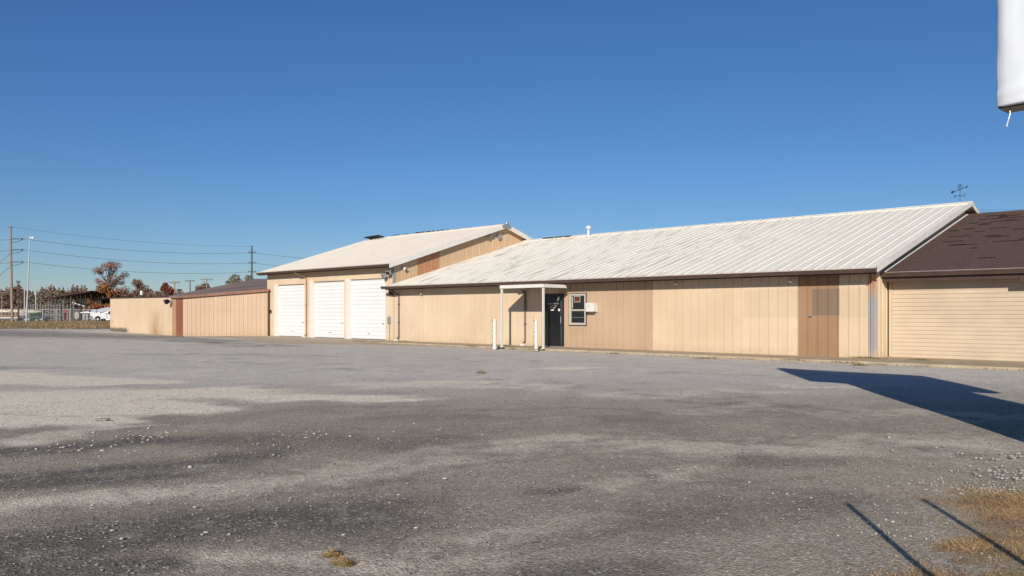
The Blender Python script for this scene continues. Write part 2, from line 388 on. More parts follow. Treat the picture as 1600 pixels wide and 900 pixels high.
# dry grass verge beyond the lot
t = NT('dry_verge_grass')
c = t.mix(t.ramp(t.noise(.25, 5, .7), .3, .7), (.22, .15, .075), (.36, .25, .13))
c = t.mix(t.ramp(t.noise(.12, 3, .6, (1, 2, 1)), .5, .7), c, (.17, .14, .07))
t.bump(t.noise(2, 4), .6, .08); m_verge = t.done(c, .95, .1)
vv = [from_cam(X, Z, z) for X, Z, z in [(-140,70.5,.01),(-30,70.5,.01),(-30,140,.02),(-160,140,.02)]]
vm = MB()
ny, nx = 14, 60
for j in range(ny+1):
    for i in range(nx+1):
        a = vv[0].lerp(vv[1], i/nx); b = vv[3].lerp(vv[2], i/nx); p = a.lerp(b, j/ny)
        if j == 0: p = p + from_cam(0, random.uniform(-1.2, 1.2))
        p.z = .0 if j == 0 else random.uniform(0, .10); vm.v.append(tuple(p))
for j in range(ny):
    for i in range(nx): k = j*(nx+1)+i; vm.f.append((k, k+1, k+nx+2, k+nx+1))
tag(vm.build('grass_verge', m_verge), kind='structure')
def soup(n, fn, name, mat, **kw):
    """n blades (triangles) from fn(rng,n) -> base (n,3), height, width, lean"""
    base, hgt, wid, lean = fn(n)
    th = rng.uniform(0, 2*np.pi, n); side = np.stack([np.cos(th), np.sin(th), np.zeros(n)], -1)*wid[:, None]
    ph = rng.uniform(0, 2*np.pi, n); tip = base + np.stack([np.cos(ph)*lean, np.sin(ph)*lean, hgt], -1)
    v = np.stack([base-side, base+side, tip], 1).reshape(-1, 3)
    return tag(raw_mesh(name, v, np.arange(3*n).reshape(-1, 3), mat), kind='stuff', **kw)
def leafmat(name, cols, scale=.8, trans=.0):
    t = NT(name); x = t.noise(scale, 3, .6); c = t.mix(t.ramp(x, .38, .62), cols[0], cols[1])
    if len(cols) > 2: c = t.mix(t.ramp(t.noise(scale*2.3, 3, .6), .52, .64), c, cols[2])
    if len(cols) > 3: c = t.mix(t.ramp(t.noise(scale*.6, 3, .6, dist=.5), .58, .64), c, cols[3])
    return t.done(c, .85, .1)
m_blade = leafmat('dry_verge_blades', [(.44,.30,.16),(.32,.21,.11),(.20,.155,.08)], .15)
def verge_fn(n):
    Z = rng.uniform(70.5, 139, n); X = rng.uniform(-110, -34, n)
    b = np.stack([X*RX+Z*WX, X*RY+Z*WY, np.full(n, .0)], -1)
    return b, rng.uniform(.05, .17, n), rng.uniform(.03, .09, n), rng.uniform(0, .15, n)
soup(22000, verge_fn, 'dry_grass', m_blade, label='dry yellow brown grass on the verge beyond the lot', cat='grass')
m_blade2 = leafmat('dry_corner_grass', [(.44,.29,.15),(.31,.20,.10),(.18,.155,.075),(.27,.16,.12)], 2.2)
def corner_fn(n):
    m = n*14; X = rng.uniform(1.3, 7.5, m); Z = rng.uniform(2.0, 8.5, m)
    v = veg_mask(X, Z); cl = np.sin(X*9+Z*3)*np.cos(Z*11-X*4)*.25+.1
    keep = np.where(rng.uniform(0, 1, m) < (v*v*v+cl*v*v)*1.0)[0][:n]; X = X[keep]; Z = Z[keep]
    w = X*RX+Z*WX; b = np.stack([w, X*RY+Z*WY, lot_height(w)-.005], -1); k = len(keep)
    return b, rng.uniform(.004, .040, k), rng.uniform(.0012, .004, k), rng.uniform(.01, .09, k)
def soup_safe(n, fn, *a, **kw):
    b = fn(n); return soup(len(b[1]), lambda _: b, *a, **kw)
soup_safe(90000, corner_fn, 'dry_grass', m_blade2, label='dry orange brown grass tufts at the near right corner of the lot', cat='grass')

# loose stones
ICO = None
def stone_soup(X, Z, r, name, mat, **kw):
    global ICO
    import bmesh
    if ICO is None:
        b = bmesh.new(); bmesh.ops.create_icosphere(b, subdivisions=1, radius=1)
        ICO = (np.array([v.co[:] for v in b.verts]), np.array([[v.index for v in f.verts] for f in b.faces])); b.free()
    V, Fc = ICO; n = len(X); k = len(V)
    sca = np.stack([r*rng.uniform(.8, 1.5, n), r*rng.uniform(.7, 1.2, n), r*rng.uniform(.4, .75, n)], -1)
    v = V[None]*sca[:, None]*rng.uniform(.75, 1.2, (n, k, 1)); th = rng.uniform(0, 6.28, n)
    c_, s_ = np.cos(th)[:, None], np.sin(th)[:, None]
    vx = v[..., 0]*c_ - v[..., 1]*s_; vy = v[..., 0]*s_ + v[..., 1]*c_
    w = X*RX+Z*WX; bx = w; by = X*RY+Z*WY; bz = lot_height(w)
    v = np.stack([vx+bx[:, None], vy+by[:, None], v[..., 2]+(bz+r*.2)[:, None]], -1).reshape(-1, 3)
    f = (Fc[None]+(np.arange(n)*k)[:, None, None]).reshape(-1, 3)
    return tag(raw_mesh(name, v, f, mat), kind='stuff', **kw)
m_stone_pale = leafmat('pale_limestone_chips', [(.42,.39,.34),(.28,.255,.225),(.47,.44,.39)], 12)
m_stone_dark = leafmat('grey_gravel_chips', [(.27,.25,.235),(.16,.15,.145),(.38,.355,.33)], 15)
n = 6500
Z = 3.6 + 12*rng.uniform(0, 1, n)**1.5; X = rng.uniform(-.75, .75, n)*Z
stone_soup(X, Z, rng.uniform(.003, .0085, n)*(1+Z*.03), 'loose_gravel', m_stone_dark, label='fine loose grey gravel scattered over the near lot', cat='gravel')
n = 900
Z = 3.6 + 12*rng.uniform(0, 1, n)**1.3; X = rng.uniform(-.75, .75, n)*Z
r = rng.uniform(.0025, .006, n)*(1+Z*.04)
cl = []
for (px, py, sx, sz, k) in [(285,683,.55,.28,150), (200,700,.9,.35,60), (1180,790,.6,.5,30), (1060,735,.8,.6,30), (1590,745,.22,.2,110), (1540,765,.3,.2,120), (1500,705,.4,.3,30), (420,680,1.2,.5,60), (330,790,1.2,.5,30), (1420,840,.25,.25,60), (1590,715,.2,.15,70)]:
    a, b = cam_xy(px, py); cl.append((a+rng.normal(0, sx, k), b+rng.normal(0, sz, k)))
Xc = np.concatenate([q[0] for q in cl]); Zc = np.concatenate([q[1] for q in cl])
keep = Zc > 2.5; Xc = Xc[keep]; Zc = Zc[keep]
stone_soup(np.concatenate([X, Xc]), np.concatenate([Z, Zc]), np.concatenate([r, rng.uniform(.004, .016, len(Xc))*(.6+Zc*.06)]), 'loose_gravel', m_stone_pale,
           label='pale limestone chips scattered and heaped on the dark lot', cat='gravel')
m_rock = leafmat('white_stone', [(.52,.48,.42),(.38,.35,.31),(.60,.56,.50)], 35)
import bmesh
def rock_mesh(seed):
    rr = random.Random(seed); b = bmesh.new(); bmesh.ops.create_icosphere(b, subdivisions=2, radius=1)
    for v in b.verts: v.co *= rr.uniform(.84, 1.1)
    for v in b.verts: v.co.z *= .6; v.co.x *= 1.25
    me = bpy.data.meshes.new('stone'); b.to_mesh(me); b.free(); me.materials.append(m_rock)
    for p in me.polygons: p.use_smooth = True
    return me
rocks = [rock_mesh(s) for s in range(3)]
for i, (px, py, s) in enumerate([(1143,889,.019),(623,773,.017),(650,825,.019),(894,857,.013),(175,829,.017),(190,842,.018),(322,832,.015),(547,682,.026),(297,730,.028),(695,748,.020),(763,851,.010),
                                 (1389,684,.024),(1267,778,.016),(1253,842,.014),(976,836,.012),(1103,778,.015),(1059,734,.017),(1035,835,.011),(1029,751,.016),(984,766,.015),(100,699,.030),(146,676,.032),(160,704,.026),(124,704,.022),(932,783,.014),(945,789,.014),(1230,772,.012),(1124,777,.013),(1106,783,.014)]):
    s *= .72; o = link('stone', rocks[i % 3], None, on_ground(px, py)+Vector((0,0,s*.18)), rng.uniform(0, 6)); o.scale = (s*rng.uniform(.8,1.3), s*rng.uniform(.7,1.1), s*rng.uniform(.7,1.1))
    own = {1143: 'pale stone at the very bottom of the photo right of centre, the biggest near one', 547: 'rounded pale stone alone on the dark patch left of centre', 297: 'rounded pale stone at the end of the light streak at left',
           1389: 'pale stone nearest below the edge of the big sign shadow', 763: 'tiny pale stone at the bottom edge, right of the dead grass clumps'}
    tag(o, own.get(px, 'one of the small pale stones scattered singly over the near lot'), 'stone', 'pale stones lying loose on the lot')
o = link('stone', rocks[1], None, on_ground(160, 658)+Vector((0,0,.02)), 1.); o.scale = (.085,.05,.035); o.data = rock_mesh(9); o.data.materials[0] = m_stone_dark
tag(o, 'dark flat stone on the pale dusty patch at left', 'stone')

# clumps of dead grass and leaves on the lot
m_clump = leafmat('dead_straw', [(.44,.31,.15),(.27,.17,.08),(.56,.43,.24)], 25)
def clump(px, py, rx, ry, h, n, label):
    b = MB()
    for _ in range(n):
        a = random.uniform(0, 6.28); q = math.sqrt(random.random()); x = rx*q*math.cos(a); y = ry*q*math.sin(a); z = h*(1-q*q)*random.random()
        L = random.uniform(.02, .06); t_ = random.uniform(0, 6.28); w = random.uniform(.002, .006)
        dx, dy = math.cos(t_)*L, math.sin(t_)*L
        b.add([(x-dy*w/L, y+dx*w/L, z), (x+dy*w/L, y-dx*w/L, z+.002), (x+dx, y+dy, max(.002, z+random.uniform(-.01, .02)))], [(0,1,2)])
    o = b.build('leaf_clump', m_clump); o.location = on_ground(px, py)+Vector((0,0,.002)); o.rotation_euler.z = ANG-.8
    return tag(o, label, 'dead grass', 'clumps of dead grass on the lot')
clump(521, 868, .050, .045, .03, 420, 'small upright clump of dead brown grass, nearer the left of the two front clumps')
clump(537, 881, .075, .035, .025, 520, 'longer flat clump of dead brown grass at the bottom of the photo')
clump(752, 583, .13, .12, .08, 420, 'clump of dead brown leaves far out on the lot before the porch')
clump(1522, 656, .14, .05, .02, 160, 'thin scrap of dead grass beside the edge of the big sign shadow')
clump(1340, 571, .16, .08, .05, 200, 'scrap of dead leaves on the lot in front of the building corner')

def litter_fn(n):
    Z = 3.5+18*rng.uniform(0, 1, n)**1.2; X = rng.uniform(-.75, .75, n)*Z; w = X*RX+Z*WX
    return np.stack([w, X*RY+Z*WY, lot_height(w)+.004], -1), rng.uniform(.0, .012, n), rng.uniform(.004, .012, n)*(1+Z*.03), rng.uniform(.01, .04, n)
soup(420, litter_fn, 'leaf_litter', m_clump, label='bits of dead leaf and straw scattered over the lot', cat='leaf litter')
# ------------------------------------------------------------------ concrete slab and dirt apron
def concrete(name, a, b):
    t = NT(name); c = t.mix(t.ramp(t.noise(1.3, 6, .7), .3, .7), a, b)
    c = t.mix(t.math('MULTIPLY', t.ramp(t.noise(7, 5, .7), .5, .75), .5), c, sc(a, .6))
    t.bump(t.noise(30, 4), .4, .01); return t.done(c, .9, .15)
m_slab = concrete('old_concrete_walk', (.36, .285, .195), (.50, .405, .29))
edge = MB(); pts = []
xs = np.linspace(-31.9, 6.0, 160)
for x in xs: pts.append((x, 23.28 + .03*math.sin(x*1.3)+.02*math.sin(x*5.1)))
nb = len(pts)
for x, y in pts: edge.v += [(x, y, -.16), (x, y+.02, -.006), (x, y+.05, 0), (x, 27.2, 0)]
for i in range(nb-1):
    for k in range(3): edge.f.append((4*i+k, 4*i+4+k, 4*i+5+k, 4*i+1+k))
tag(edge.build('concrete_walk', m_slab), kind='structure')
m_dirt = concrete('sandy_dirt_apron', (.42, .34, .24), (.56, .46, .34))
ed = [(300,526.5),(345,529),(380,532),(413,536.5),(520,537.5),(640,539.5),(700,541.2)]
dm = MB(); nn = 60; rws = 8
for i in range(nn+1):
    u = i/nn*(len(ed)-1); k = min(int(u), len(ed)-2); f = u-k
    px = ed[k][0]*(1-f)+ed[k+1][0]*f; py = ed[k][1]*(1-f)+ed[k+1][1]*f
    e = on_ground(px, py, -.04); wpt = Vector((-46.5+ (46.5-29.0)*i/nn, 25.02, 0.0))
    for j in range(rws+1):
        p = e.lerp(wpt, j/rws); edge_z = float(lot_height(p.x))
        p.z = edge_z+.012 + (0.003-edge_z)*(j/rws)**1.5*.9 + (random.uniform(-.006, .006) if 0 < j < rws else 0)
        if j == 0: p.z -= .04; p += Vector((random.uniform(-.3,.3), random.uniform(-.25,.25), 0))
        dm.v.append(tuple(p))
for i in range(nn):
    for j in range(rws): k = i*(rws+1)+j; dm.f.append((k, k+rws+1, k+rws+2, k+1))
tag(dm.build('dirt_apron', m_dirt), kind='structure')

# tufts of weeds at the slab and walls
m_weed = leafmat('low_weeds', [(.10,.10,.04),(.20,.15,.06),(.28,.19,.09)], 6)
def weed_fn(n):
    b = []
    spots = [(1345,559.5,.18),(1385,557.5,.2),(1345,571,.1),(560,533,.3),(630,533.5,.3),(585,535,.3),(1240,563,.2),(960,553,.15),(1322,567,.2),(1450,561,.15),(1100,560.5,.2),(735,541,.2),(835,546.5,.25),(800,543,.1),(355,526,.6),(280,526,.4)]
    for _ in range(n):
        if random.random() < .55:
            px, py, s = random.choice(spots); p = on_ground(px, py, 0); b.append((p.x+random.gauss(0, s), min(p.y+random.gauss(0, s*.25), 24.97), 0.0))
        else:
            x = random.uniform(-31, 3); b.append((x, 23.28+random.gauss(-.02, .03), -.085))
    b = np.array(b); return b, rng.uniform(.01, .07, n), rng.uniform(.004, .012, n), rng.uniform(.0, .05, n)
soup(4500, weed_fn, 'weeds', m_weed, label='small dry weeds along the edge of the concrete walk', cat='weeds')

# ------------------------------------------------------------------ panel builders
_cache = {}
def panel_mesh(w, z0, zl, zr, mat, rib=.020, ribw=.022):
    """one metal sheet, outward -y, with a raised seam rib at its right border"""
    key = (round(w,3), round(z0,3), round(zl,3), round(zr,3), mat.name, rib)
    if key in _cache: return _cache[key]
    zt = lambda x: zl + (zr-zl)*x/w
    if w < .12: ribw = w*.15
    prof = [(0, 0), (w*.03, -.004), (w*.47, -.004), (w*.5, -.008), (w*.53, -.004), (w-ribw*1.4, -.004), (w-ribw, -rib), (w-ribw*.2, -rib), (w-.001, 0)]
    m = MB(); n_ = len(prof)
    m.v = [(x, y, z0) for x, y in prof] + [(x, y, zt(x)) for x, y in prof]
    m.f = [(i, i+1, n_+i+1, n_+i) for i in range(n_-1)]
    me = bpy.data.meshes.new('panel'); me.from_pydata(m.v, [], m.f); me.update(); me.materials.append(mat)
    _cache[key] = me; return me
def slope_sheet(w, L, rise, mat, rib=.024, ribw=.05):
    """roof sheet running back (+y) L metres and up rise, ribs along both borders"""
    key = ('roof', round(w,3), L, rise, mat.name)
    if key in _cache: return _cache[key]
    prof = [(0, 0), (0, rib), (ribw*.4, rib), (ribw*.8, .0), (w*.5-.02, .0), (w*.5, .008), (w*.5+.02, 0), (w-ribw*.8, 0), (w-ribw*.4, rib), (w, rib), (w, 0)]
    n_ = len(prof); m = MB()
    m.v = [(x, 0, z) for x, z in prof] + [(x, L, z+rise) for x, z in prof]
    m.f = [(i, i+1, n_+i+1, n_+i) for i in range(n_-1)]
    me = bpy.data.meshes.new('roof_panel'); me.from_pydata(m.v, [], m.f); me.update(); me.materials.append(mat)
    _cache[key] = me; return me
def gutter(name, x0, x1, y, ztop, par, h=.13, d=.12, mat=None, lip=None):
    g = MB(); mat = mat or m_gutter
    g.prism([(y,ztop),(y-d,ztop),(y-d-.01,ztop-.02),(y-d,ztop-.045),(y-d*.75,ztop-h),(y,ztop-h)], 'x', x0, x1)
    o = g.build(name, mat, par)
    MB().box(x0-.004, x1+.004, y-d-.020, y-d+.012, ztop-.022, ztop+.012).build('gutter_lip', lip or m_gutter_top, o)
    return o
def downspout(par, x, ywall, ztop, zbot, yg, mat=None, off=0.0):
    b = MB(); r = .042; mat = mat or m_gutter
    def seg(a, c): b.tube(a, c, r, r, 4)
    seg((x+off, yg, ztop), (x+off, yg+.02, ztop-.12)); seg((x+off, yg+.02, ztop-.10), (x, ywall-.06, ztop-.34)); seg((x, ywall-.06, ztop-.32), (x, ywall-.06, zbot+.16)); seg((x, ywall-.06, zbot+.18), (x-.02, ywall-.20, zbot+.05))
    o = b.build('downspout', mat, par)
    MB().box(x-.06, x+.06, ywall-.30, ywall-.14, zbot+.0, zbot+.09).build('splash_elbow', m_whitetrim, o)
    for z_ in (zbot+.9, zbot+1.8):
        if z_ < ztop-.4: MB().box(x-.055, x+.055, ywall-.10, ywall-.01, z_, z_+.025).build('strap', mat, o)
    return o

# ------------------------------------------------------------------ office building (long, low)
PW = .3247; YW = 25.0
XE = -8.73; ZE = 2.70; YE = 24.42; YR = 34.6; ZR = 5.62; SL = (ZR-ZE)/(YR-YE)
office = thing('office_building', 'long low tan metal building with white ribbed roof, glass door and porch', 'building', (-20, 30, 0))
office_inv = Vector((20, -30, 0))
def P(o, par=office):                       # world-built part under a thing that sits elsewhere
    o.parent = par; o.location = o.location - par.location; return o
k = 0; x = XE - PW
DOOR = (-21.93, -20.76); WIN = (-20.48, -19.61)
while x > -31.82:
    c_ = x + PW/2
    if -10.99 < c_ < -10.0+.0 or -10.0 <= c_ < -9.70: mt = m_tan_brown
    elif c_ < -16.55 and c_ > -21.0: mt = m_tan_new
    else: mt = m_tan
    cuts = [x] + [v for v in (DOOR[0], DOOR[1], WIN[0], WIN[1]) if x+.01 < v < x+PW-.01] + [x+PW]
    for xa, xb in zip(cuts[:-1], cuts[1:]):
        m_ = (xa+xb)/2; spans = [(0.0, 2.80)]
        if DOOR[0] < m_ < DOOR[1]: spans = [(2.13, 2.80)]
        elif WIN[0] < m_ < WIN[1]: spans = [(0, .90), (2.13, 2.80)]
        for z0, z1 in spans:
            rb = .026 if mt is not m_tan or c_ > -16.6 else .007
            if xb < x+PW-.005: rb = .004
            P(link('panel', panel_mesh(xb-xa, z0, z1, z1, mt, rb), None, (xa, YW, 0)))
    x -= PW
# rear of the openings, end walls, inner box
P(MB().box(-31.7, XE-.06, YW+.09, YW+.12, 0, .85).build('wall_core', m_fascia))
rm = MB().box(-21.96, -20.73, YW+.02, YW+.10, 0, 2.16)
P(rm.build('door_recess', m_black))
# end wall facing right
zt_at = lambda y: ZE - .03 + (min(y, 2*YR-y)-YE)*SL
y = YW
while y < 44.0:
    y1 = min(y+PW, 44.2)
    P(link('panel', panel_mesh(PW, 0, zt_at(y)-.02, zt_at(y1)-.02, m_corner if y < 26.6 else m_tan), None, (XE, y, 0), math.pi/2)); y += PW
P(MB().box(XE-.075, XE+.022, YW-.026, YW+.075, 0, 2.66).build('corner_trim', m_corner))
P(MB().add([(-31.7,44.2,0),(XE,44.2,0),(XE,44.2,2.8),(-31.7,44.2,2.8)], [(0,1,2,3)]).build('rear_wall', m_tan))
# roof
RW = .385; xr = -8.36; nroof = 0
x = xr - RW
while x > -31.75:
    P(link('roof_panel', slope_sheet(RW-.002, YR-YE, ZR-ZE, m_roof), None, (x, YE, ZE))); x -= RW
left_end = x + RW
P(MB().add([(left_end, YE, ZE), (left_end, YR, ZR), (-31.775, YR, ZR), (-31.775, YE, ZE)], [(0,1,2,3)]).build('roof_edge_sheet', m_roof))
x = xr - RW
P(MB().add([(-31.775,YR,ZR),(xr,YR,ZR),(xr,2*YR-YE,ZE),(-31.775,2*YR-YE,ZE)], [(0,1,2,3)]).build('rear_roof', m_roof))
P(MB().add([(-31.775,YE+.02,ZE-.015),(xr,YE+.02,ZE-.015),(xr,YR,ZR-.015),(-31.775,YR,ZR-.015)], [(3,2,1,0)]).build('roof_deck', m_fascia))
P(MB().prism([(YR-.22,ZR-.063+.045),(YR-.02,ZR+.045),(YR,ZR+.065),(YR+.02,ZR+.045),(YR+.22,ZR-.063+.045),(YR+.2,ZR-.063),(YR-.2,ZR-.063)], 'x', -31.7, xr+.05).build('ridge_cap', m_roof))
def rake(x0, x1, ya, za, yb, zb, up, dn, mat, par, name='rake_trim'):
    return P(MB().prism([(ya,za+up),(yb,zb+up),(yb,zb-dn),(ya,za-dn)], 'x', x0, x1).build(name, mat), par)
rake(xr, xr+.035, YE-.10, ZE-.10*SL, YR, ZR, .05, .12, m_whitetrim, office)
rake(xr, xr+.035, YR, ZR, 2*YR-YE, ZE, .05, .12, m_whitetrim, office)
# soffit and fascia board, gutter
P(MB().box(-31.76, xr-.002, YE+.015, YW-.03, 2.585, 2.60).build('soffit', m_fascia))
P(MB().box(-31.76, xr-.004, YE-.012, YE+.012, 2.52, 2.675).build('fascia_board', m_fascia))
P(gutter('gutter', -31.95, xr+.02, YE-.014, ZE+.0, office, .14, .13))
b = MB(); b.box(-8.37, -8.33, YE-.16, YE+.02, ZE-.145, ZE+.02); P(b.build('gutter_end_cap', m_gutter))
def P2(o, par): o.location = o.location - par.location; o.parent = par; return o
P(downspout(None, -31.35, YW, 2.62, 0, YE-.06, off=-.10))
ds = downspout(None, -22.86, YW, 2.60, 0, YE-.06); P(ds)
# roof vent pipe
vp = MB(); vp.lathe([(.16,0),(.16,.06),(.075,.08),(.075,.46),(.13,.47),(.15,.53),(.11,.60),(.02,.63)], (-26.55, 34.0, ZR-.18), 14)
P(vp.build('vent_pipe', m_whitetrim, smooth=True))
# bits of flashing on the ridge
for x_, w_ in ((-30.2,.7),(-29.3,.5),(-28.6,.35)):
    P(MB().prism([(YR-.2,ZR+.0),(YR+.1,ZR+.06),(YR+.1,ZR+.10),(YR-.2,ZR+.04)], 'x', x_, x_+w_).build('ridge_flashing', m_fascia))

# porch canopy
can = bpy.data.objects.new('porch_canopy', None); C.objects.link(can); can.parent = office
def PC(o, par=can): o.parent = par; o.location = o.location - office.location; return o
CX0, CX1, CY0 = -22.56, -20.22, 23.10; CZ0, CZ1 = 2.36, 2.47
PC(MB().box(CX0, CX1, CY0, CY0+.03, CZ0, CZ1+.02).build('canopy_fascia', m_whitetrim))
PC(MB().prism([(CY0+.03,CZ0),(24.54,CZ0),(24.36,CZ1+.02),(CY0+.03,CZ1+.02)], 'x', CX1-.03, CX1).build('canopy_fascia', m_whitetrim))
PC(MB().box(CX0, CX0+.03, CY0+.03, YW-.03, CZ0, CZ1+.02).build('canopy_fascia', m_whitetrim))
PC(MB().box(CX0+.03, CX1-.03, CY0+.03, 24.52, CZ0+.06, CZ1).build('canopy_deck', m_whitetrim))
for x_ in (CX0+.02, CX1-.10):
    p_ = PC(MB().box(x_, x_+.072, CY0+.035, CY0+.107, .0, CZ0+.058).build('post', m_white_post))
    f_ = MB().box(x_-.03, x_+.115, CY0+.005, CY0+.15, 0, .02).build('base_plate', m_whitetrim); f_.parent = p_
# entrance door
dr = bpy.data.objects.new('entrance_door', None); C.objects.link(dr); dr.parent = office
PD = PC
def PDo(o): o.parent = dr; o.location = o.location - office.location; return o
m_doorframe = basic('dark_bronze_door_frame', (.018, .015, .014), .4, .2, 4, spec=.5)
d0, d1 = DOOR
PDo(MB().box(d0, d0+.08, YW-.05, YW+.02, 0, 2.16).build('jamb', m_doorframe)); PDo(MB().box(d1-.08, d1, YW-.05, YW+.02, 0, 2.16).build('jamb', m_doorframe))
PDo(MB().box(d0+.08, d1-.08, YW-.05, YW+.02, 2.06, 2.16).build('head', m_doorframe))
m_stile = basic('worn_grey_stile', (.07, .068, .066), .4, .3, 6, spec=.5)
PDo(MB().box(d0+.085, d0+.155, YW-.03, YW+.015, .01, 2.05).build('stile', m_doorframe)); PDo(MB().box(d1-.155, d1-.085, YW-.03, YW+.015, .01, 2.05).build('stile', m_stile))
PDo(MB().box(d0+.157, d1-.157, YW-.03, YW+.015, .01, .20).build('bottom_rail', m_doorframe)); PDo(MB().box(d0+.157, d1-.157, YW-.03, YW+.015, 1.94, 2.05).build('top_rail', m_doorframe))
PDo(MB().box(d0+.157, d1-.157, YW-.012, YW+.01, .20, 1.94).build('glass', m_doorglass))
PDo(MB().box(d0+.157, d0+.17, YW-.016, YW-.012, .20, 1.60).build('glazing_bead', m_stile))
PDo(MB().box(d0-.02, d1+.02, YW-.16, YW-.0, 0.002, .022).build('threshold', m_steel))
m_decal = basic('white_vinyl_lettering', (.75, .75, .73), .5, .05, 5)
dc = MB(); yd = YW-.0145
def bar(x0, x1, z0, z1, sl=.02): dc.add([(x0,yd,z0),(x1,yd,z0),(x1+sl,yd,z1),(x0+sl,yd,z1)], [(0,1,2,3)])
rr = random.Random(3)
def scribble(x0, x1, z, h, wt):
    x_ = x0
    while x_ < x1:
        w_ = rr.uniform(.018, .035); bar(x_, x_+w_*wt, z, z+h, .008); 
        if rr.random() < .6: bar(x_, x_+w_, z+h*.8, z+h, .004)
        if rr.random() < .5: bar(x_, x_+w_, z, z+h*.2, .004)
        x_ += w_+.012
scribble(-21.62, -21.36, 1.73, .05, .35); bar(-21.34, -21.07, 1.735, 1.79, .03); scribble(-21.49, -21.28, 1.645, .045, .4); bar(-21.30, -21.18, 1.65, 1.69, .02)
scribble(-21.50, -21.22, 1.57, .045, .8); bar(-21.50, -21.30, 1.475, 1.52, .01)
PDo(dc.build('lettering', m_decal))
stk = PDo(MB().lathe([(.0,0),(.055,.0),(.055,.004)], (0,0,0), 14).build('sticker', m_decal)); stk.location = (-21.0+20, YW-.034-30, 1.50)
stk.rotation_euler.x = math.pi/2
PDo(MB().add([(-21.08,YW-.034,2.00),(-21.0,YW-.034,2.05),(-20.98,YW-.034,1.93),(-21.05,YW-.034,1.84),(-21.12,YW-.034,1.86)], [(0,1,2,3,4)]).build('sticker', m_decal))
PDo(MB().path([(d1-.12,YW-.03,.95),(d1-.12,YW-.08,.97),(d1-.12,YW-.08,1.22),(d1-.12,YW-.03,1.24)], .011).build('handle', m_steel))
# window
wn = bpy.data.objects.new('window', None); C.objects.link(wn); wn.parent = office
def PW_(o): o.parent = wn; o.location = o.location - office.location; return o
w0, w1 = -20.50, -19.595; z0, z1 = .87, 2.17
m_wtrim = basic('brown_window_trim', (.085, .045, .032), .6, .2, 6)
def ring(x0, x1, z0, z1, t_, y0, y1):
    return MB().box(x0, x1, y0, y1, z0, z0+t_).box(x0, x1, y0, y1, z1-t_, z1).box(x0, x0+t_, y0, y1, z0+t_, z1-t_).box(x1-t_, x1, y0, y1, z0+t_, z1-t_)
PW_(ring(w0, w1, z0, z1, .032, YW-.035, YW+.03).build('window_trim', m_wtrim))
m_vinyl = basic('aged_white_vinyl', (.50, .47, .42), .5, .08, 6)
PW_(ring(w0+.034, w1-.034, z0+.034, z1-.034, .052, YW-.055, YW+.03).build('frame', m_vinyl))
zm = 1.50
PW_(ring(w0+.08, w1-.08, zm-.01, z1-.082, .03, YW-.03, YW+.02).build('upper_sash', m_vinyl)); PW_(ring(w0+.08, w1-.08, z0+.082, zm-.014, .03, YW-.015, YW+.03).build('lower_sash', m_vinyl))
PW_(MB().box(w0+.10, w1-.10, YW+.0, YW+.006, zm, z1-.12).build('pane', m_glass)); PW_(MB().box(w0+.10, w1-.10, YW+.012, YW+.018, z0+.12, zm-.03).build('pane', m_glass))
PW_(MB().box(w0+.13, w1-.13, YW+.004, YW+.011, 1.19, 1.205).build('screen_bar', m_steel))
m_green = basic('green_hanging_leaf_cloth', (.05, .12, .05), .8, .4, 20)
PW_(MB().box(w0+.14, w0+.19, YW-.006, YW-.001, 1.56, 2.03).build('curtain_edge', m_vinyl)); PW_(MB().box(w0+.195, w0+.235, YW-.006, YW-.001, 1.75, 2.03).build('curtain_edge', m_green))
# paper sign in the window
sg = thing('window_sign', 'small black and orange sign with white border in the office window', 'sign', (-20.06, YW-.035, 1.93))
MB().box(-.135, .155, -.004, .0, -.12, .12).build('border', m_whitetrim, sg)
MB().box(-.118, .138, -.008, -.0045, -.103, .103).build('black_field', m_black, sg)
m_orange = basic('orange_print', (.42, .09, .035), .5, .1, 8)
lt = MB()
for i, x_ in enumerate(np.linspace(-.10, .105, 8)):
    lt.box(x_, x_+.010, -.0105, -.0085, -.045, -.005)
    if i % 2: lt.box(x_, x_+.018, -.0105, -.0085, -.045, -.037)
    else: lt.box(x_, x_+.018, -.0105, -.0085, -.013, -.005)
lt.box(-.06, .08, -.0105, -.0085, -.075, -.058); lt.box(-.02, .04, -.0105, -.0085, .035, .07); lt.box(-.105, .125, -.0105, -.0085, .008, .018)
lt.build('lettering', m_orange, sg)
# leaflet box beside the window
bx = thing('leaflet_box', 'white projecting box with faint print on the wall right of the window', 'box', (-19.42, YW-.03, 1.43))
MB().box(0, .38, -.27, 0, 0, .34).build('box', m_whitetrim, bx, bevel=.006)
m_print = basic('faded_green_print', (.40, .46, .36), .6, .2, 9)
pr = MB()
for z_, a, b_ in ((.26,.06,.22),(.235,.08,.20),(.20,.05,.24),(.17,.05,.22)): pr.box(a, b_, -.2735, -.2705, z_, z_+.012)
pr.box(.02, .26, -.2735, -.2705, .12, .135); pr.build('print', m_print, bx)
MB().box(-.03, .41, -.02, 0, -.03, 0).build('bracket', m_whitetrim, bx)
# side-door handle on the brown panels
hd = MB().tube((0,-.02,0),(0,-.07,0),.018).tube((0,-.065,0),(.11,-.065,0),.012).box(-.03,.03,-.022,-.0,-.03,.03)
P(hd.build('panel_door_handle', m_steel)).location = Vector((-10.62, YW-.005, 1.27)) - office.location
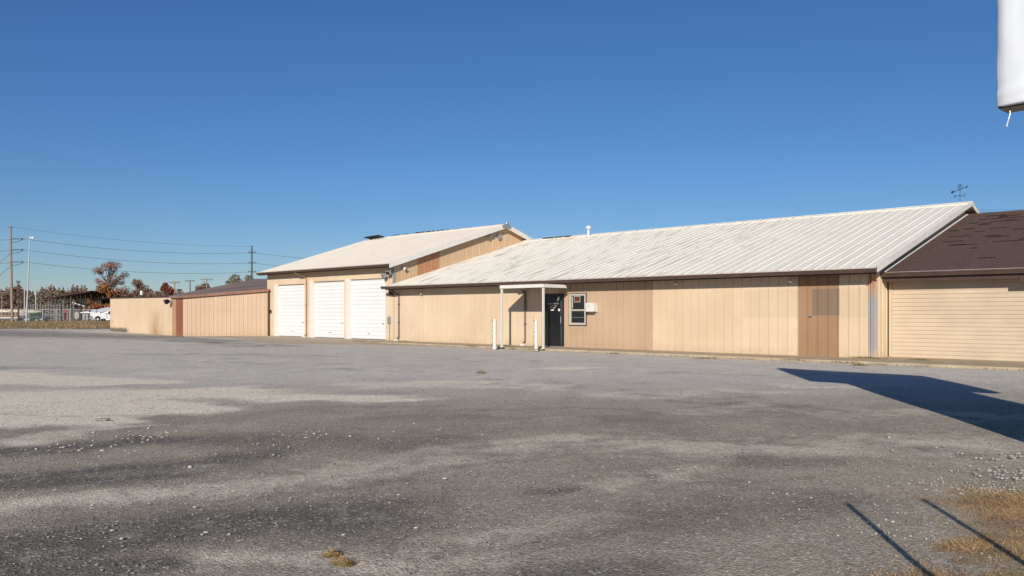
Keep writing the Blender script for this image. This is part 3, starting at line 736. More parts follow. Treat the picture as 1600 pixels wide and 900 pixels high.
# small lamps under the eave
def eave_lamp(x_, par, y_=YW-.02, z_=2.47):
    o = MB().box(-.05,.05,-.03,0,-.05,.05).tube((0,-.02,0),(0,-.10,-.03),.02).tube((0,-.08,0),(.0,-.14,-.10),.03,.055,10).build('eave_lamp', m_whitetrim, par)
    o.location = Vector((x_, y_, z_)) - par.location; return o
eave_lamp(-29.55, office, z_=2.36); eave_lamp(-11.2, office); eave_lamp(-15.45, office, z_=2.5)

# weathervane
wv = thing('weathervane', 'black iron weathervane with arrow and letter arms on the right ridge end', 'weathervane', (-8.9, 35.2, 5.60)); wv.scale = (.55, .55, .80)
MB().tube((0,0,0),(0,0,1.06),.016).build('rod', m_black, wv)
MB().tube((-.27,0,.52),(.27,0,.52),.011).tube((0,-.27,.52),(0,.27,.52),.011).build('direction_arms', m_black, wv)
def strokes(segs, s, at_, name):
    b = MB()
    for (a, c_) in segs: b.tube((at_[0]+a[0]*s, at_[1], at_[2]+a[1]*s), (at_[0]+c_[0]*s, at_[1], at_[2]+c_[1]*s), .010, .010, 5)
    return b.build(name, m_black, wv)
strokes([((0,0),(0,1)),((0,1),(.6,1)),((0,.5),(.5,.5)),((0,0),(.6,0))], .15, (.27,0,.45), 'letter')
strokes([((0,1),(.2,0)),((.2,0),(.4,.7)),((.4,.7),(.6,0)),((.6,0),(.8,1))], .15, (-.40,0,.45), 'letter')
ar = MB().tube((-.42,0,.74),(.42,0,.92),.013)
ar.prism([(.38,.86),(.55,.97),(.36,.96)], 'y', -.006, .006).prism([(-.55,.66),(-.38,.72),(-.42,.80),(-.58,.76)], 'y', -.006, .006); ar.build('arrow', m_black, wv)
rg = MB(); pr_ = [(.15*math.cos(a), 0, .95+.13*math.sin(a)) for a in np.linspace(0, 2*math.pi, 15)]
rg.path(pr_, .014, 5); rg.path([(-.08,0,.9),(0,0,1.02),(.08,0,.92)], .014, 5); rg.build('ornament', m_black, wv)

# ------------------------------------------------------------------ garage building
GX0, GX1 = -44.1, -31.8; GEx0, GEx1 = -44.25, -31.48; GZE = 3.82; GYE = 24.5; GYR = 32.75; GZR = 6.40; GS = (GZR-GZE)/(GYR-GYE)
gar = thing('garage_building', 'tall tan metal garage with three white roll-up doors and white roof', 'building', (-38, 32, 0))
def PG(o): return P(o, gar)
doors = [(-42.88, -39.93, 3.05), (-39.02, -36.05, 3.14), (-35.52, -32.47, 3.16)]
x = GX1 - PW
def span_front(x): 
    for a, b_, h in doors:
        if x+PW > a-.10 and x < b_+.02: return [(h+.10, 3.86)]
    return [(0.0, 3.86)]
# front wall: sheets clipped to the piers between the doors
edges = sorted([GX0, GX1] + [v for a, b_, h in doors for v in (a-.36, b_+.02)])
piers = [(GX0, doors[0][0]-.36), (doors[0][1]+.02, doors[1][0]-.36), (doors[1][1]+.02, doors[2][0]-.36), (doors[2][1]+.02, GX1-.08)]
def run(x0, x1, z0, z1, mat, y=YW, rib=.006):
    n_ = max(1, round((x1-x0)/PW)); w = (x1-x0)/n_
    for i in range(n_): PG(link('panel', panel_mesh(w, z0, z1, z1, mat, rib), None, (x0+i*w, y, 0)))
for a, b_ in piers: run(a, b_, 0, 3.86, m_tan)
for a, b_, h in doors: run(a-.36, b_+.02, h+.06, 3.86, m_tan)
PG(MB().box(GX1-.08, GX1+.024, YW-.028, YW+.08, 2.62, 3.83).build('corner_trim', m_steel))
PG(MB().box(GX1-.08, GX1-.002, YW-.012, YW+.0, 0, 2.62).build('corner_trim', m_tan))
slat_h = .203
def slat_mesh(w):
    key = ('slat', round(w, 2))
    if key not in _cache:
        pr_ = [(0.022,0),(0.022,.006),(0,.010),(-.004,.05),(-.004,slat_h-.05),(0,slat_h-.014),(.022,slat_h-.006),(.022,slat_h)]
        m = MB(); n_ = len(pr_); m.v = [(0,y,z) for y, z in pr_]+[(w,y,z) for y, z in pr_]; m.f = [(i, n_+i, n_+i+1, i+1) for i in range(n_-1)]
        me = bpy.data.meshes.new('slat'); me.from_pydata(m.v, [], m.f); me.update(); me.materials.append(m_white); _cache[key] = me
    return _cache[key]
for a, b_, h in doors:
    gd = bpy.data.objects.new('garage_door', None); C.objects.link(gd); gd.parent = gar; gd.location = Vector((a, YW+.10, 0))-gar.location
    n_ = int(h//slat_h)
    for i in range(n_+1):
        if i*slat_h < h-.02: link('slat', slat_mesh(b_-a), gd, (0, 0, i*slat_h))
    MB().box(-.02, b_-a+.02, .03, .06, 0, h+.3).build('door_backing', m_white, gd)
    MB().box(.01, b_-a-.01, -.022, .02, .004, .035).build('bottom_seal', m_black, gd)
    MB().box(b_-a-.42, b_-a-.26, -.03, -.006, .82, .86).tube((b_-a-.34,-.006,.84),(b_-a-.34,-.05,.84),.02).build('lock_handle', m_steel, gd)
    MB().box((b_-a)*.5-.10, (b_-a)*.5+.10, -.035, -.006, .30, .33).build('lift_handle', m_steel, gd)
    # broad white jamb on the left, thin head and right jamb
    PG(MB().box(a-.36, a-.0, YW-.03, YW+.095, 0, h+.06).build('door_jamb', m_whitetrim))
    PG(MB().box(b_, b_+.03, YW-.022, YW+.11, 0, h+.058).build('door_jamb', m_tan))
    PG(MB().box(a, b_, YW-.026, YW+.11, h, h+.058).build('door_head', m_tan))
# gable wall facing right
gz = lambda y: GZE - .04 + (min(y, 2*GYR-y)-GYE)*GS
y = YW; i = 0
while y < 40.3:
    mt = m_tan_orange if 3 <= i < 6 else m_gable
    y0_, w_ = y, .50
    if i >= 3: pass
    z0_ = min(2.55+max(0, (y-YE)*SL*.9)-.3, gz(y)-.6)
    PG(link('panel', panel_mesh(.50, max(1.0, z0_), gz(y), gz(y+.50), mt, .022), None, (GX1, y, 0), math.pi/2)); y += .50; i += 1
PG(MB().add([(GX1-.01,YW+.0,0),(GX1-.01,2*GYR-YW,0),(GX1-.01,2*GYR-YW,3.8),(GX1-.01,GYR,GZR-.1),(GX1-.01,YW,3.8)], [(0,1,2,3,4)]).build('gable_sheathing', m_gable))
PG(MB().add([(GX0,YW+.0,0),(GX0,2*GYR-YW,0),(GX0,2*GYR-YW,3.8),(GX0,GYR,GZR-.1),(GX0,YW,3.8)], [(4,3,2,1,0)]).build('left_end_wall', m_tan))
PG(MB().add([(GX0,2*GYR-YW,0),(GX1,2*GYR-YW,0),(GX1,2*GYR-YW,3.8),(GX0,2*GYR-YW,3.8)], [(0,1,2,3)]).build('rear_wall', m_tan))
# roof
nr = 33; rw = (GEx1-GEx0)/nr
for i in range(nr): PG(link('roof_panel', slope_sheet(rw-.002, GYR-GYE, GZR-GZE, m_roof_g, .016), None, (GEx0+i*rw, GYE, GZE)))
PG(MB().add([(GEx0,GYR,GZR),(GEx1,GYR,GZR),(GEx1,2*GYR-GYE,GZE),(GEx0,2*GYR-GYE,GZE)], [(0,1,2,3)]).build('rear_roof', m_roof_g))
PG(MB().add([(GEx0,GYE+.02,GZE-.015),(GEx1,GYE+.02,GZE-.015),(GEx1,GYR,GZR-.015),(GEx0,GYR,GZR-.015)], [(3,2,1,0)]).build('roof_deck', m_fascia))
PG(MB().prism([(GYR-.2,GZR-.02),(GYR,GZR+.06),(GYR+.2,GZR-.02),(GYR+.18,GZR-.06),(GYR-.18,GZR-.06)], 'x', GEx0+2.0, GEx1+.06).build('ridge_cap', m_roof_g))
for (ya, za, yb, zb) in ((GYE-.05, GZE-.05*GS, GYR, GZR), (GYR, GZR, 2*GYR-GYE, GZE)):
    rake(GEx1, GEx1+.035, ya, za, yb, zb, .05, .20, m_whitetrim, gar)
PG(MB().prism([(GYR-.35,GZR-.20),(GYR+.35,GZR-.20),(GYR+.35,GZR-.06),(GYR,GZR+.065),(GYR-.35,GZR-.06)], 'x', GEx1+.036, GEx1+.075).build('ridge_end_cap', m_steel))
PG(MB().box(GEx0, GEx1-.003, GYE+.012, YW-.03, 3.70, 3.715).build('soffit', m_fascia))
PG(MB().box(GEx0, GEx1-.005, GYE-.012, GYE+.01, 3.64, 3.79).build('fascia_board', m_fascia))
PG(gutter('gutter', GEx0-.02, GEx1-.0, GYE-.014, GZE-.005, gar, .13, .12))
m_spout = basic('tan_brown_downspout', (.30, .17, .09), .5, .2, 4)
PG(downspout(None, -39.70, YW, 3.75, 0, GYE-.06, m_spout, off=-.35))
# loose dark sheet, pipe and stubble on the ridge
lrs = PG(MB().box(-1.0, .55, -.25, .25, 0, .05).build('loose_roofing_sheet', m_shingle_tear)); lrs.location = Vector((-43.0, 32.3, GZR+.02))-gar.location
lrs.rotation_euler = (-.15, -.03, 0)
sb = MB()
for i in range(60):
    x_ = random.uniform(-42.0, -35.5); sb.box(x_, x_+random.uniform(.02, .10), GYR-.03, GYR+.03, GZR+.055, GZR+.055+random.uniform(.01, .07))
tag(PG(sb.build('ridge_debris', m_shingle_tear)), kind='stuff')
pp = PG(MB().lathe([(.07,0),(.07,.20),(.11,.21),(.11,.30),(.05,.33)], (-31.95, 33.3, GZR-.1), 10).build('vent_pipe', m_steel))
# floodlights and gable light, meter
def flood(par, loc, rz, heads=2, s=1.0, mat=None):
    e = bpy.data.objects.new('floodlight', None); C.objects.link(e); e.parent = par; e.location = Vector(loc)-par.location; e.rotation_euler.z = rz; e.scale = (s,)*3
    MB().box(-.06,.06,-.05,0,-.07,.07).build('mount', m_steel, e)
    for i in range(heads):
        sx_ = (-1)**i*.13 if heads > 1 else 0
        MB().tube((0,-.04,0),(sx_,-.16,.02-.06*i),.02).build('arm', m_steel, e)
        h_ = MB().prism([(-.20,.10),(-.16,.12),(-.02,.09),(0,.0),(-.02,-.09),(-.20,-.12)], 'x', -.12, .12).build('lamp_head', mat or m_steel, e)
        h_.location = (sx_*1.3, -.18, .04-.16*i); h_.rotation_euler = (.5, 0, .3*(-1)**i)
        l_ = MB().box(-.10,.10,-.208,-.201,-.09,.08).build('lens', m_glass, h_)
    return e
flood(gar, (-32.08, YW-.02, 3.42), 0, 2, .95)
flood(gar, (-31.78, YW+.55, 3.62), math.pi/2, 1, .6, m_whitetrim)
fl = flood(gar, (-31.77, 31.6, 5.74), math.pi/2, 2, .62)
sat = MB().lathe([(.0,0),(.07,.01),(.12,.03),(.15,.06)], (0,0,0), 16).build('lamp_dish', m_steel, gar); sat.location = Vector((-31.70, 32.4, 5.70))-gar.location; sat.rotation_euler.y = math.pi/2+.2
PG(MB().box(-.08,.08,-.10,0,-.16,.16).lathe([(.075,0),(.075,.05)], (0,0,.16), 12).tube((0,-.04,-.16),(0,-.04,-1.05),.014).tube((0,-.05,.15),(0,-.05,.24),.03).build('electric_meter', m_steel)).location = Vector((-31.78-.33, YW-.01, 1.02))-gar.location
PG(MB().box(-.05,.05,-.07,0,-.10,.10).build('switch_box', m_fascia)).location = Vector((-43.62, YW-.01, 1.48))-gar.location
cap = MB().prism([(-.10,-.14),(.10,-.14),(.13,.1),(-.13,.12)], 'y', -.12, .0).build('hood', m_fascia, gar); cap.location = Vector((-31.95, YW-.02, 2.40))-gar.location

# ------------------------------------------------------------------ right building with brown shingle roof
shop = thing('shingled_building', 'cream lap-sided building with brown shingle roof at the right edge', 'building', (-3, 30, 0))
def PS(o): return P(o, shop)
SYW = 26.38; SX0, SX1 = -8.66, 4.0; bh = .1225; nb_ = 21
bm_ = MB(); pr_ = [(0.0,0),(-.022,.002),(-.004,bh),(0.0,bh)]
n_ = 4; bm_.v = [(0,y,z) for y, z in pr_]+[(SX1-SX0-.08,y,z) for y, z in pr_]; bm_.f = [(i, n_+i, n_+i+1, i+1) for i in range(n_-1)]
me = bpy.data.meshes.new('siding_board'); me.from_pydata(bm_.v, [], bm_.f); me.update(); me.materials.append(m_siding)
for i in range(nb_): PS(link('siding_board', me, None, (SX0+.08, SYW, -.02+i*bh)))
PS(MB().box(SX0-.01, SX0+.078, SYW-.035, SYW+.05, -.02, 2.5).build('corner_board', m_siding))
PS(MB().box(SX0, SX1, SYW+.01, SYW+.05, -.1, 2.5).build('wall_core', m_siding))
PS(MB().box(SX1, SX1+.05, SYW-.03, 45, -.1, 2.5).build('side_wall', m_siding))
SYE = 25.85; SZE = 2.60; SYR = 35.2; SZR = 5.22; SS = (SZR-SZE)/(SYR-SYE)
PS(MB().box(SX0-.03, SX1+.3, SYE+.02, SYE+.06, 2.33, 2.50).build('lower_fascia', m_fascia))
PS(MB().box(-5.05, SX1+.3, SYE-.03, SYE+.018, 2.25, 2.40).build('door_header', m_fascia))
PS(MB().box(SX0-.03, SX1+.3, SYE+.06, SYW-.002, 2.46, 2.48).build('soffit', m_fascia))
PS(gutter('gutter', SX0-.06, SX1+.3, SYE+.0, SZE-.01, shop, .12, .12, lip=m_gutter))
ncr = 44; dy = (SYR-SYE)/ncr; th = .012
cm = MB(); L = SX1+.3-SX0
xs_ = [0.0]
sh_me = {}
for v in range(4):
    m = MB(); q = random.Random(v); xa = 0.0
    while xa < L:                                     # shingle tabs with small gaps, slightly uneven butts
        w = q.uniform(.88, 1.02); xb = min(xa+w, L); j = q.uniform(-.006, .006)
        m.add([(xa,j,0),(xb-.008,j,0),(xb-.008,dy+.06,SS*(dy+.06)-th),(xa,dy+.06,SS*(dy+.06)-th),(xa,j,-th*1.5),(xb-.008,j,-th*1.5)], [(0,1,2,3),(4,5,1,0)])
        xa = xb
    me = bpy.data.meshes.new('shingle_course'); me.from_pydata(m.v, [], m.f); me.update(); me.materials.append(m_shingle); sh_me[v] = me
for i in range(ncr): PS(link('shingle_course', sh_me[i % 4], None, (SX0, SYE+i*dy, SZE+.02+i*dy*SS)))
PS(MB().add([(SX0,SYR,SZR+.015),(SX1+.3,SYR,SZR+.015),(SX1+.3,45,SZE),(SX0,45,SZE)], [(0,1,2,3)]).build('rear_roof', m_shingle))
PS(MB().add([(SX0,SYE+.01,SZE-.03),(SX1+.3,SYE+.01,SZE-.03),(SX1+.3,SYR,SZR-.03),(SX0,SYR,SZR-.03)], [(0,1,2,3)]).build('roof_deck', m_fascia))
PS(MB().prism([(SYR-.14,SZR-.03+.035),(SYR,SZR+.05),(SYR+.14,SZR+.005),(SYR+.14,SZR-.02),(SYR-.14,SZR-.02)], 'x', SX0, SX1+.3).build('ridge_cap', m_shingle))
PS(MB().prism([(SYE-.02,SZE+.035),(SYR,SZR+.035),(SYR,SZR+.06),(SYE-.02,SZE+.06)], 'x', SX0+.0, SX0+.07).build('flashing', m_whitetrim))
PS(MB().box(SX0+.1, SX1+.3, SYE-.135, SYE-.015, SZE+.008, SZE+.020).build('drip_edge', basic('grey_drip_edge', (.42,.40,.38))))
# lifted shingles: dark slots where tabs have slid or torn
for (px, py, w_) in [(1380+0,0,0)]: pass
q = random.Random(11)
slots = [(q.uniform(-8.2, -2), q.uniform(.12, .95), q.uniform(.25, .6)) for _ in range(22)] + [(-7.9,.87,.8),(-7.3,.90,.5),(-7.85,.76,.5),(-7.4,.80,.9),(-7.9,.70,.5),(-7.6,.62,.5),(-7.9,.56,.7),(-7.1,.66,.7),(-6.5,.88,.5),(-6.3,.80,.4),(-6.9,.50,.6),(-6.2,.62,.5),(-6.0,.55,.55),(-5.9,.45,.6),(-6.6,.42,1.2),(-7.6,.40,.9),(-7.2,.93,.6),(-5.6,.72,.5),(-5.4,.58,.4),(-5.3,.86,.6),(-4.6,.5,.7),(-4.2,.7,.8),(-7.0,.84,.5),(-6.0,.93,.8),(-3,.6,.8),(-6.2,.72,.5),(-8.2,.80,.5),(-8.3,.66,.35),(-8.0,.47,.6)]
for x_, f, w_ in slots:
    i = int(f*ncr); y_ = SYE+i*dy; z_ = SZE+.02+(y_-SYE)*SS
    hh = q.choice([.014, .02, .03]); x_ += q.uniform(-.15, .15); w_ *= q.uniform(.6, 1.1)
    PS(MB().box(0, w_, -hh*1.4, .006, -.012, .012).build('lifted_shingle', m_shingle_tear)).location = Vector((x_, y_-.004, z_+.002))-shop.location

# ------------------------------------------------------------------ left annex
annex = thing('annex_building', 'low windowless tan annex left of the garage with brown roof', 'building', (-52, 26, 0))
def PA(o): return P(o, annex)
A = Vector((-65.5, 23.7, 0)); B = Vector((-48.95, 21.33, 0)); Cc = Vector((-46.75, 21.02, 0)); D = Vector((-43.75, 24.93, 0))
def wall_run(a, b, zb, za_top, zb_top, w, mat, rib, name='panel'):
    L = (b-a).length; n_ = round(L/w); w = L/n_; ang = math.atan2(b.y-a.y, b.x-a.x); d = (b-a)/L
    for i in range(n_):
        t0, t1 = i/n_, (i+1)/n_; p = a + d*(i*w)
        PA(link(name, panel_mesh(w, zb, za_top+(zb_top-za_top)*t0, za_top+(zb_top-za_top)*t1, mat, rib), None, (p.x, p.y, 0), ang))
wall_run(A, B, -.12, 2.53, 2.36, .60, m_annex_pale, .005)
m_red = painted_panel('red_brown_door_paint', (.25, .085, .05), (.32, .12, .07), .6)
m_rust = painted_panel('tan_rusty_trim', (.42, .24, .13), (.5, .3, .17), .6)
wall_run(B, B.lerp(Cc, .36), -.12, 2.36, 2.36, .4, m_rust, .02)
wall_run(B.lerp(Cc, .36), Cc, -.12, 2.36, 2.36, .7, m_red, .03, 'red_door_panel')
wall_run(Cc, D, -.12, 2.34, 2.68, .245, m_annex, .022)
Ez = Vector((-58.9, 32.3, 4.08)); zpl = lambda x, y: 2.38 + .124*(y-21.02) - .030*(x+46.75)
ra = MB()
Cr = Vector((-46.70, 20.86, zpl(-46.7,20.86)+.03)); Dr = Vector((-43.62, 24.88, zpl(-43.62,24.88)+.05)); Br = Vector((-49.1, 21.2, 2.44)); Gr = Vector((-44.12, 32.6, zpl(-44.12,32.6)))
Er = Vector((Ez.x, Ez.y, zpl(Ez.x, Ez.y)-.02)); D2 = Vector((-44.12, 25.1, zpl(-44.12,25.1)+.04))
v_ = [Br, Cr, Dr, D2, Gr, Er]; v2 = [p-Vector((0,0,.13)) for p in v_]
ra.add(v_+v2, [(0,1,5),(1,2,3),(1,3,4,5),(0,6,7,1),(1,7,8,2),(2,8,9,3),(3,9,10,4),(4,10,11,5),(5,11,6,0)])
PA(ra.build('roof', m_annexroof))
e2 = MB(); m_edge = basic('rusty_roof_edge', (.24,.12,.08), .7, .3, 2)
dvec = (Dr-Cr).normalized(); nvec = Vector((dvec.y, -dvec.x, 0)).normalized()*.03
def strip(a, b, h, mat, name, off):
    n2 = Vector(((b-a).y, -(b-a).x, 0)).normalized()
    a0, b0 = a+n2*off, b+n2*off; a1, b1 = a+n2*(off+.04), b+n2*(off+.04); dz = Vector((0,0,h))
    PA(MB().add([a0,b0,b1,a1,a0-dz,b0-dz,b1-dz,a1-dz], [(0,1,2,3),(7,6,5,4),(0,4,5,1),(1,5,6,2),(2,6,7,3),(3,7,4,0)]).build(name, mat))
strip(Cr+Vector((0,0,.02)), Dr+Vector((0,0,.02)), .15, m_edge, 'roof_edge', .0)
strip(A+Vector((-.1,0,2.60)), B+Vector((.0,0,2.43)), .08, m_fascia, 'roof_edge', .0)
strip(B+Vector((.01,0,2.43)), Cc+Vector((.0,0,2.42)), .10, m_edge, 'roof_edge', .02)
PA(MB().add([A+Vector((-.1,.02,2.59)), B+Vector((0,.05,2.42)), Vector((-58.5,33,2.6)), Vector((-68,34,2.6))], [(0,1,2,3)]).build('flat_roof', m_annexroof))
PA(MB().add([A, A+Vector((0,0,2.55)), Vector((-68,34,2.6)), Vector((-68,34,0))], [(0,1,2,3)]).build('left_end_wall', m_annex_pale))
PA(MB().add([Vector((-68,34,-.1)), Vector((-68,34,2.6)), Er-Vector((0,0,.1)), Vector((Er.x,Er.y,-.1))], [(0,1,2,3)]).build('rear_wall', m_annex_pale))
PA(MB().add([Vector((Er.x,Er.y,-.1)), Er-Vector((0,0,.1)), Gr-Vector((0,0,.1)), Vector((Gr.x,Gr.y,-.1))], [(0,1,2,3)]).build('rear_wall', m_annex_pale))
flood(annex, (B.x+.05, B.y-.05, 2.10), -.14, 1, 1.1, m_black)
PA(MB().box(-.05,.05,-.03,.0,0,2.62).build('end_trim', m_gutter)).location = D+Vector((.02,-.06,0))-annex.location
for i, (xx, l) in enumerate([(-63.9,.5)]): PA(MB().box(0,.5,-.03,.0,.72,.76).build('wall_scrape', m_fascia)).location = Vector((-64.6, 23.56, 0))-annex.location

# ------------------------------------------------------------------ bollards
bol = thing('bollard', 'left white steel bollard before the porch, chipped paint and painted shade on its left side', 'bollard', (-22.20, 22.44, -.06), 0, 'bollards before the porch')
MB().lathe([(.082,0),(.082,1.16),(.070,1.20),(.0,1.215)], (0,0,0), 20).build('post', m_white_post, bol, smooth=False)
m_chip_shade = basic('dark_chips_and_shade', (.07, .05, .045), .9, .3, 20)
def chips(seed, par):
    q = random.Random(seed); cb = MB(); ang0 = math.atan2(-RY, -RX)   # shadow side, at the left: dark patches paint its shade and chipped paint
    for i in range(26):
        z_ = q.choice([1.1, 1.0, .95, .8, .72, .55, .5, .42, .2, .1])+q.uniform(-.05, .05); a0 = ang0+q.uniform(.0, .35); da = q.uniform(.2, .45); h_ = q.uniform(.03, .10); r_ = .0855
        pts_ = [(r_*math.cos(a), r_*math.sin(a)) for a in (a0, a0+da/2, a0+da)]
        vs = [(x_, y_, z_) for x_, y_ in pts_]+[(x_*1.0, y_, z_+h_) for x_, y_ in pts_]
        cb.add(vs, [(0,1,4,3),(1,2,5,4)])
    return cb.build('chips_and_shade', m_chip_shade, par)
chips(1, bol)
b2 = copy_tree(bol); b2.location = (-20.12, 22.56, -.06); b2['label'] = 'right white steel bollard, beside the porch post and door'
b2.rotation_euler.z = .15

# ------------------------------------------------------------------ covered sign (cabinet on a pylon) at the upper right
lot_z = -.08
Z0s = 8.19; X0s = .6015*Z0s
dS = (.67, -.742)                                      # along the sign face, in camera right/forward
o0 = from_cam(X0s, Z0s, 0); dv = from_cam(*dS); rz = math.atan2(dv.y, dv.x)
sign = thing('covered_sign', 'white fabric-covered sign cabinet high at the upper right corner', 'sign', (o0.x, o0.y, lot_z), rz)
m_fabric = basic('white_sign_wrap', (.76, .79, .84), .45, .04, 2.0, bump=.3, bscale=3)
SW, SH, SD = 3.56, 1.62, .34; zb = CAM_H-lot_z+.2576*Z0s
def wrapped():
    import bmesh
    b = bmesh.new(); bmesh.ops.create_cube(b, size=1)
    bmesh.ops.scale(b, vec=(SW, SD, SH), verts=b.verts); bmesh.ops.translate(b, vec=(SW/2, SD/2, zb+SH/2), verts=b.verts)
    bmesh.ops.bevel(b, geom=b.edges[:], offset=.028, segments=4, profile=.5, affect='EDGES')
    ed_ = [e for e in b.edges if e.calc_length() > .5]
    bmesh.ops.subdivide_edges(b, edges=ed_, cuts=40, use_grid_fill=True)
    for v in b.verts:
        x_, y_, z_ = v.co
        dl = x_; db = z_-zb
        if y_ < SD*.5:
            v.co.y += .004*math.sin(x_*5+z_*2)*math.cos(z_*3) - .010*math.exp(-((dl-.30)/.06)**2)*math.exp(-db*1.2) + .018*math.exp(-((dl-.17-.05*math.sin(z_*3))/.05)**2) + .008*math.exp(-((db-.22-.25*x_)/.05)**2)*math.exp(-x_*1.1) - .014*math.exp(-((db-.13-.1*x_)/.04)**2)
        if x_ < .085 and y_ < SD*.5: v.co.y += .075*(1-x_/.085)**1.3
        if x_ < .03: v.co.x += .003*math.sin(z_*6)+.0015*math.sin(z_*17)
    me = bpy.data.meshes.new('cover'); b.to_mesh(me); b.free(); me.materials.append(m_fabric)
    for p in me.polygons: p.use_smooth = True
    return me
link('cover', wrapped(), sign)
MB().box(.035, SW-.05, .045, SD-.02, zb-.012, zb+.02).build('cabinet_bottom', m_black, sign)
MB().box(.86, 2.95, .02, .26, 0, zb-.037).build('lower_panel', m_fabric, sign)
MB().box(.80, .90, .06, .22, 0, zb-.036).build('pole', m_steel, sign)
MB().path([(.12,.10,zb-.0),(.125,.10,zb-.07),(.115,.09,zb-.12)], .004).build('cord', m_steel, sign)
MB().tube((.115,.09,zb-.12),(.10,.08,zb-.19),.004,.006).tube((.10,.08,zb-.19),(.098,.08,zb-.198),.010,.009).build('cord_end', m_whitetrim, sign)
for i in range(10): MB().lathe([(.008,0),(.012,-.03),(.006,-.04)], (.3+i*.33,.05,zb-.03), 6).build('tie', m_black, sign)
# guard posts whose shadows fall on the lot
for (Xt, Zt, lab) in ((2.52, 5.98, 'slim steel post standing in the verge nearest the lot'), (3.15, 6.10, 'slim steel post in the dry grass, farther right')):
    hp = 1.5; kk = hp/math.tan(SUN_EL); L_ = Vector((-SX, -SY))
    lx = L_.x*RX+L_.y*RY; lz = L_.x*WX+L_.y*WY
    p_ = from_cam(Xt-lx*kk, Zt-lz*kk, -.08)
    pt = thing('steel_post', lab, 'post', p_, 0, 'posts by the sign')
    MB().tube((0,0,0),(0,0,hp),.024,.024,10).build('shaft', m_steel, pt); MB().lathe([(.027,0),(.027,.02),(.01,.03)], (0,0,hp-.005), 10).build('cap', m_steel, pt)

# ------------------------------------------------------------------ background: poles and wires
m_wood = basic('weathered_pole_wood', (.27, .215, .16), .9, .25, 2, stretch=(3,3,.3))
m_woodd = basic('dark_pole_wood', (.10, .08, .065), .9, .25, 2)
m_gpole = basic('grey_steel_pole', (.42, .43, .43), .5, .1, 2)
m_wire = basic('cable', (.10, .10, .11), .6, .1, 2)
m_insul = basic('insulator_grey', (.05, .05, .055), .4, .2, 5)
def base_at(px, Z): return bearing(px, Z, 0)*Vector((1,1,0)) if False else from_cam((px-800)/FOC*Z, Z, 0)
def hz(py, Z): return CAM_H+(490-py)/FOC*Z
RV = Vector((RX, RY, 0))
# big transmission pole at left
Zp = 128; p0 = base_at(19, Zp); tp = hz(354, Zp)
up = thing('utility_pole', 'tall wooden power pole with three curved side arms at far left', 'utility pole', p0, 0, 'utility poles')
lean = RV*(-.25)
MB().tube((0,0,0), lean+Vector((0,0,tp)), .22, .13, 12).build('pole', m_wood, up)
arms_y = [373, 390, 409]; attach1 = []
for a in arms_y:
    z_ = hz(a, Zp); o_ = lean*(z_/tp)
    ab = MB(); c1 = [o_+RV*t+Vector((0,0,z_-.12*t*0)) for t in (0,.5,1,1.5,1.85)]
    ab.path(c1, .045, 6); ab.path([o_+Vector((0,0,z_-.55)), o_+RV*.7+Vector((0,0,z_-.55)), o_+RV*1.3+Vector((0,0,z_-.42)), o_+RV*1.85+Vector((0,0,z_-.02))], .04, 6); ab.build('side_arm', m_insul, up)
    MB().tube(o_+RV*1.85+Vector((0,0,z_-.25)), o_+RV*1.85+Vector((0,0,z_+.1)), .08, .08, 8).build('insulator', m_insul, up)
    attach1.append(p0+o_+RV*1.9+Vector((0,0,z_)))
MB().tube(lean+RV*-.5+Vector((0,0,tp-.1)), lean+RV*.5+Vector((0,0,tp-.1)), .05).build('top_bracket', m_insul, up)
top1 = p0+lean+Vector((0,0,tp))
gw = MB(); gw.tube((0,0,hz(394,Zp)), from_cam(-9, -6, 0), .03, .03, 4); gw.tube((0,0,hz(414,Zp)), from_cam(-7.5, -5, 0), .03, .03, 4); gw.build('guy_wire', m_wire, up)
# lamp pole
Zl = 126; p_ = base_at(41, Zl); tl = hz(368, Zl)
lp = thing('lamp_pole', 'slim grey lamp pole leaning right with white lamp at top', 'lamp pole', p_)
ln = RV*.6; MB().tube((0,0,0), ln+Vector((0,0,tl)), .14, .07, 10).build('pole', m_gpole, lp)
lh = MB().prism([(.0,-.05),(.62,-.14),(.70,.02),(.55,.14),(.0,.06)], 'y', -.14, .14).build('lamp_head', m_whitetrim, lp)
lh.location = ln+Vector((0,0,tl-.35)); lh.rotation_euler.z = math.atan2(RY, RX)
# shorter poles
def simple_pole(px, top, Z, r, label, mat, cross=0, cross_y=None, extra=None, group='utility poles'):
    b0 = base_at(px, Z); h_ = hz(top, Z); o = thing('utility_pole', label, 'utility pole', b0, 0, group)
    MB().tube((0,0,-.2),(0,0,h_), r*1.15, r*.8, 8).build('pole', mat, o)
    if cross:
        for cy in cross_y:
            zc = hz(cy, Z); MB().tube(RV*-cross+Vector((0,0,zc)), RV*cross+Vector((0,0,zc)), .07, .07, 4).build('crossarm', mat, o)
            for t_ in (-.9, -.45, .45, .9):
                MB().tube(RV*cross*t_+Vector((0,0,zc+.05)), RV*cross*t_+Vector((0,0,zc+.28)), .05, .04, 6).build('insulator', m_insul, o)
    return o, b0
Zq = 154
pole2, q0 = simple_pole(393.5, 384, Zq, .17, 'tall wooden power pole with three crossarms rising behind the annex roof', m_woodd, .75, (395, 411, 425))
simple_pole(273, 439, 150, .12, 'leftmost T-topped pole above the annex roof', m_wood, 1.0, (441.5,))
simple_pole(297, 438, 185, .14, 'middle T-topped pole above the annex roof', m_woodd, 1.15, (439,))
simple_pole(323, 435, 160, .13, 'right T-topped pole beside the round tree above the annex', m_wood, 1.2, (437,))
simple_pole(28.5, 440, 132, .13, 'short dark pole right of the tall power pole', m_woodd, .3, (441,))
simple_pole(38.3, 450, 165, .13, 'thin grey pole behind the lamp pole', m_gpole, .8, (451,))
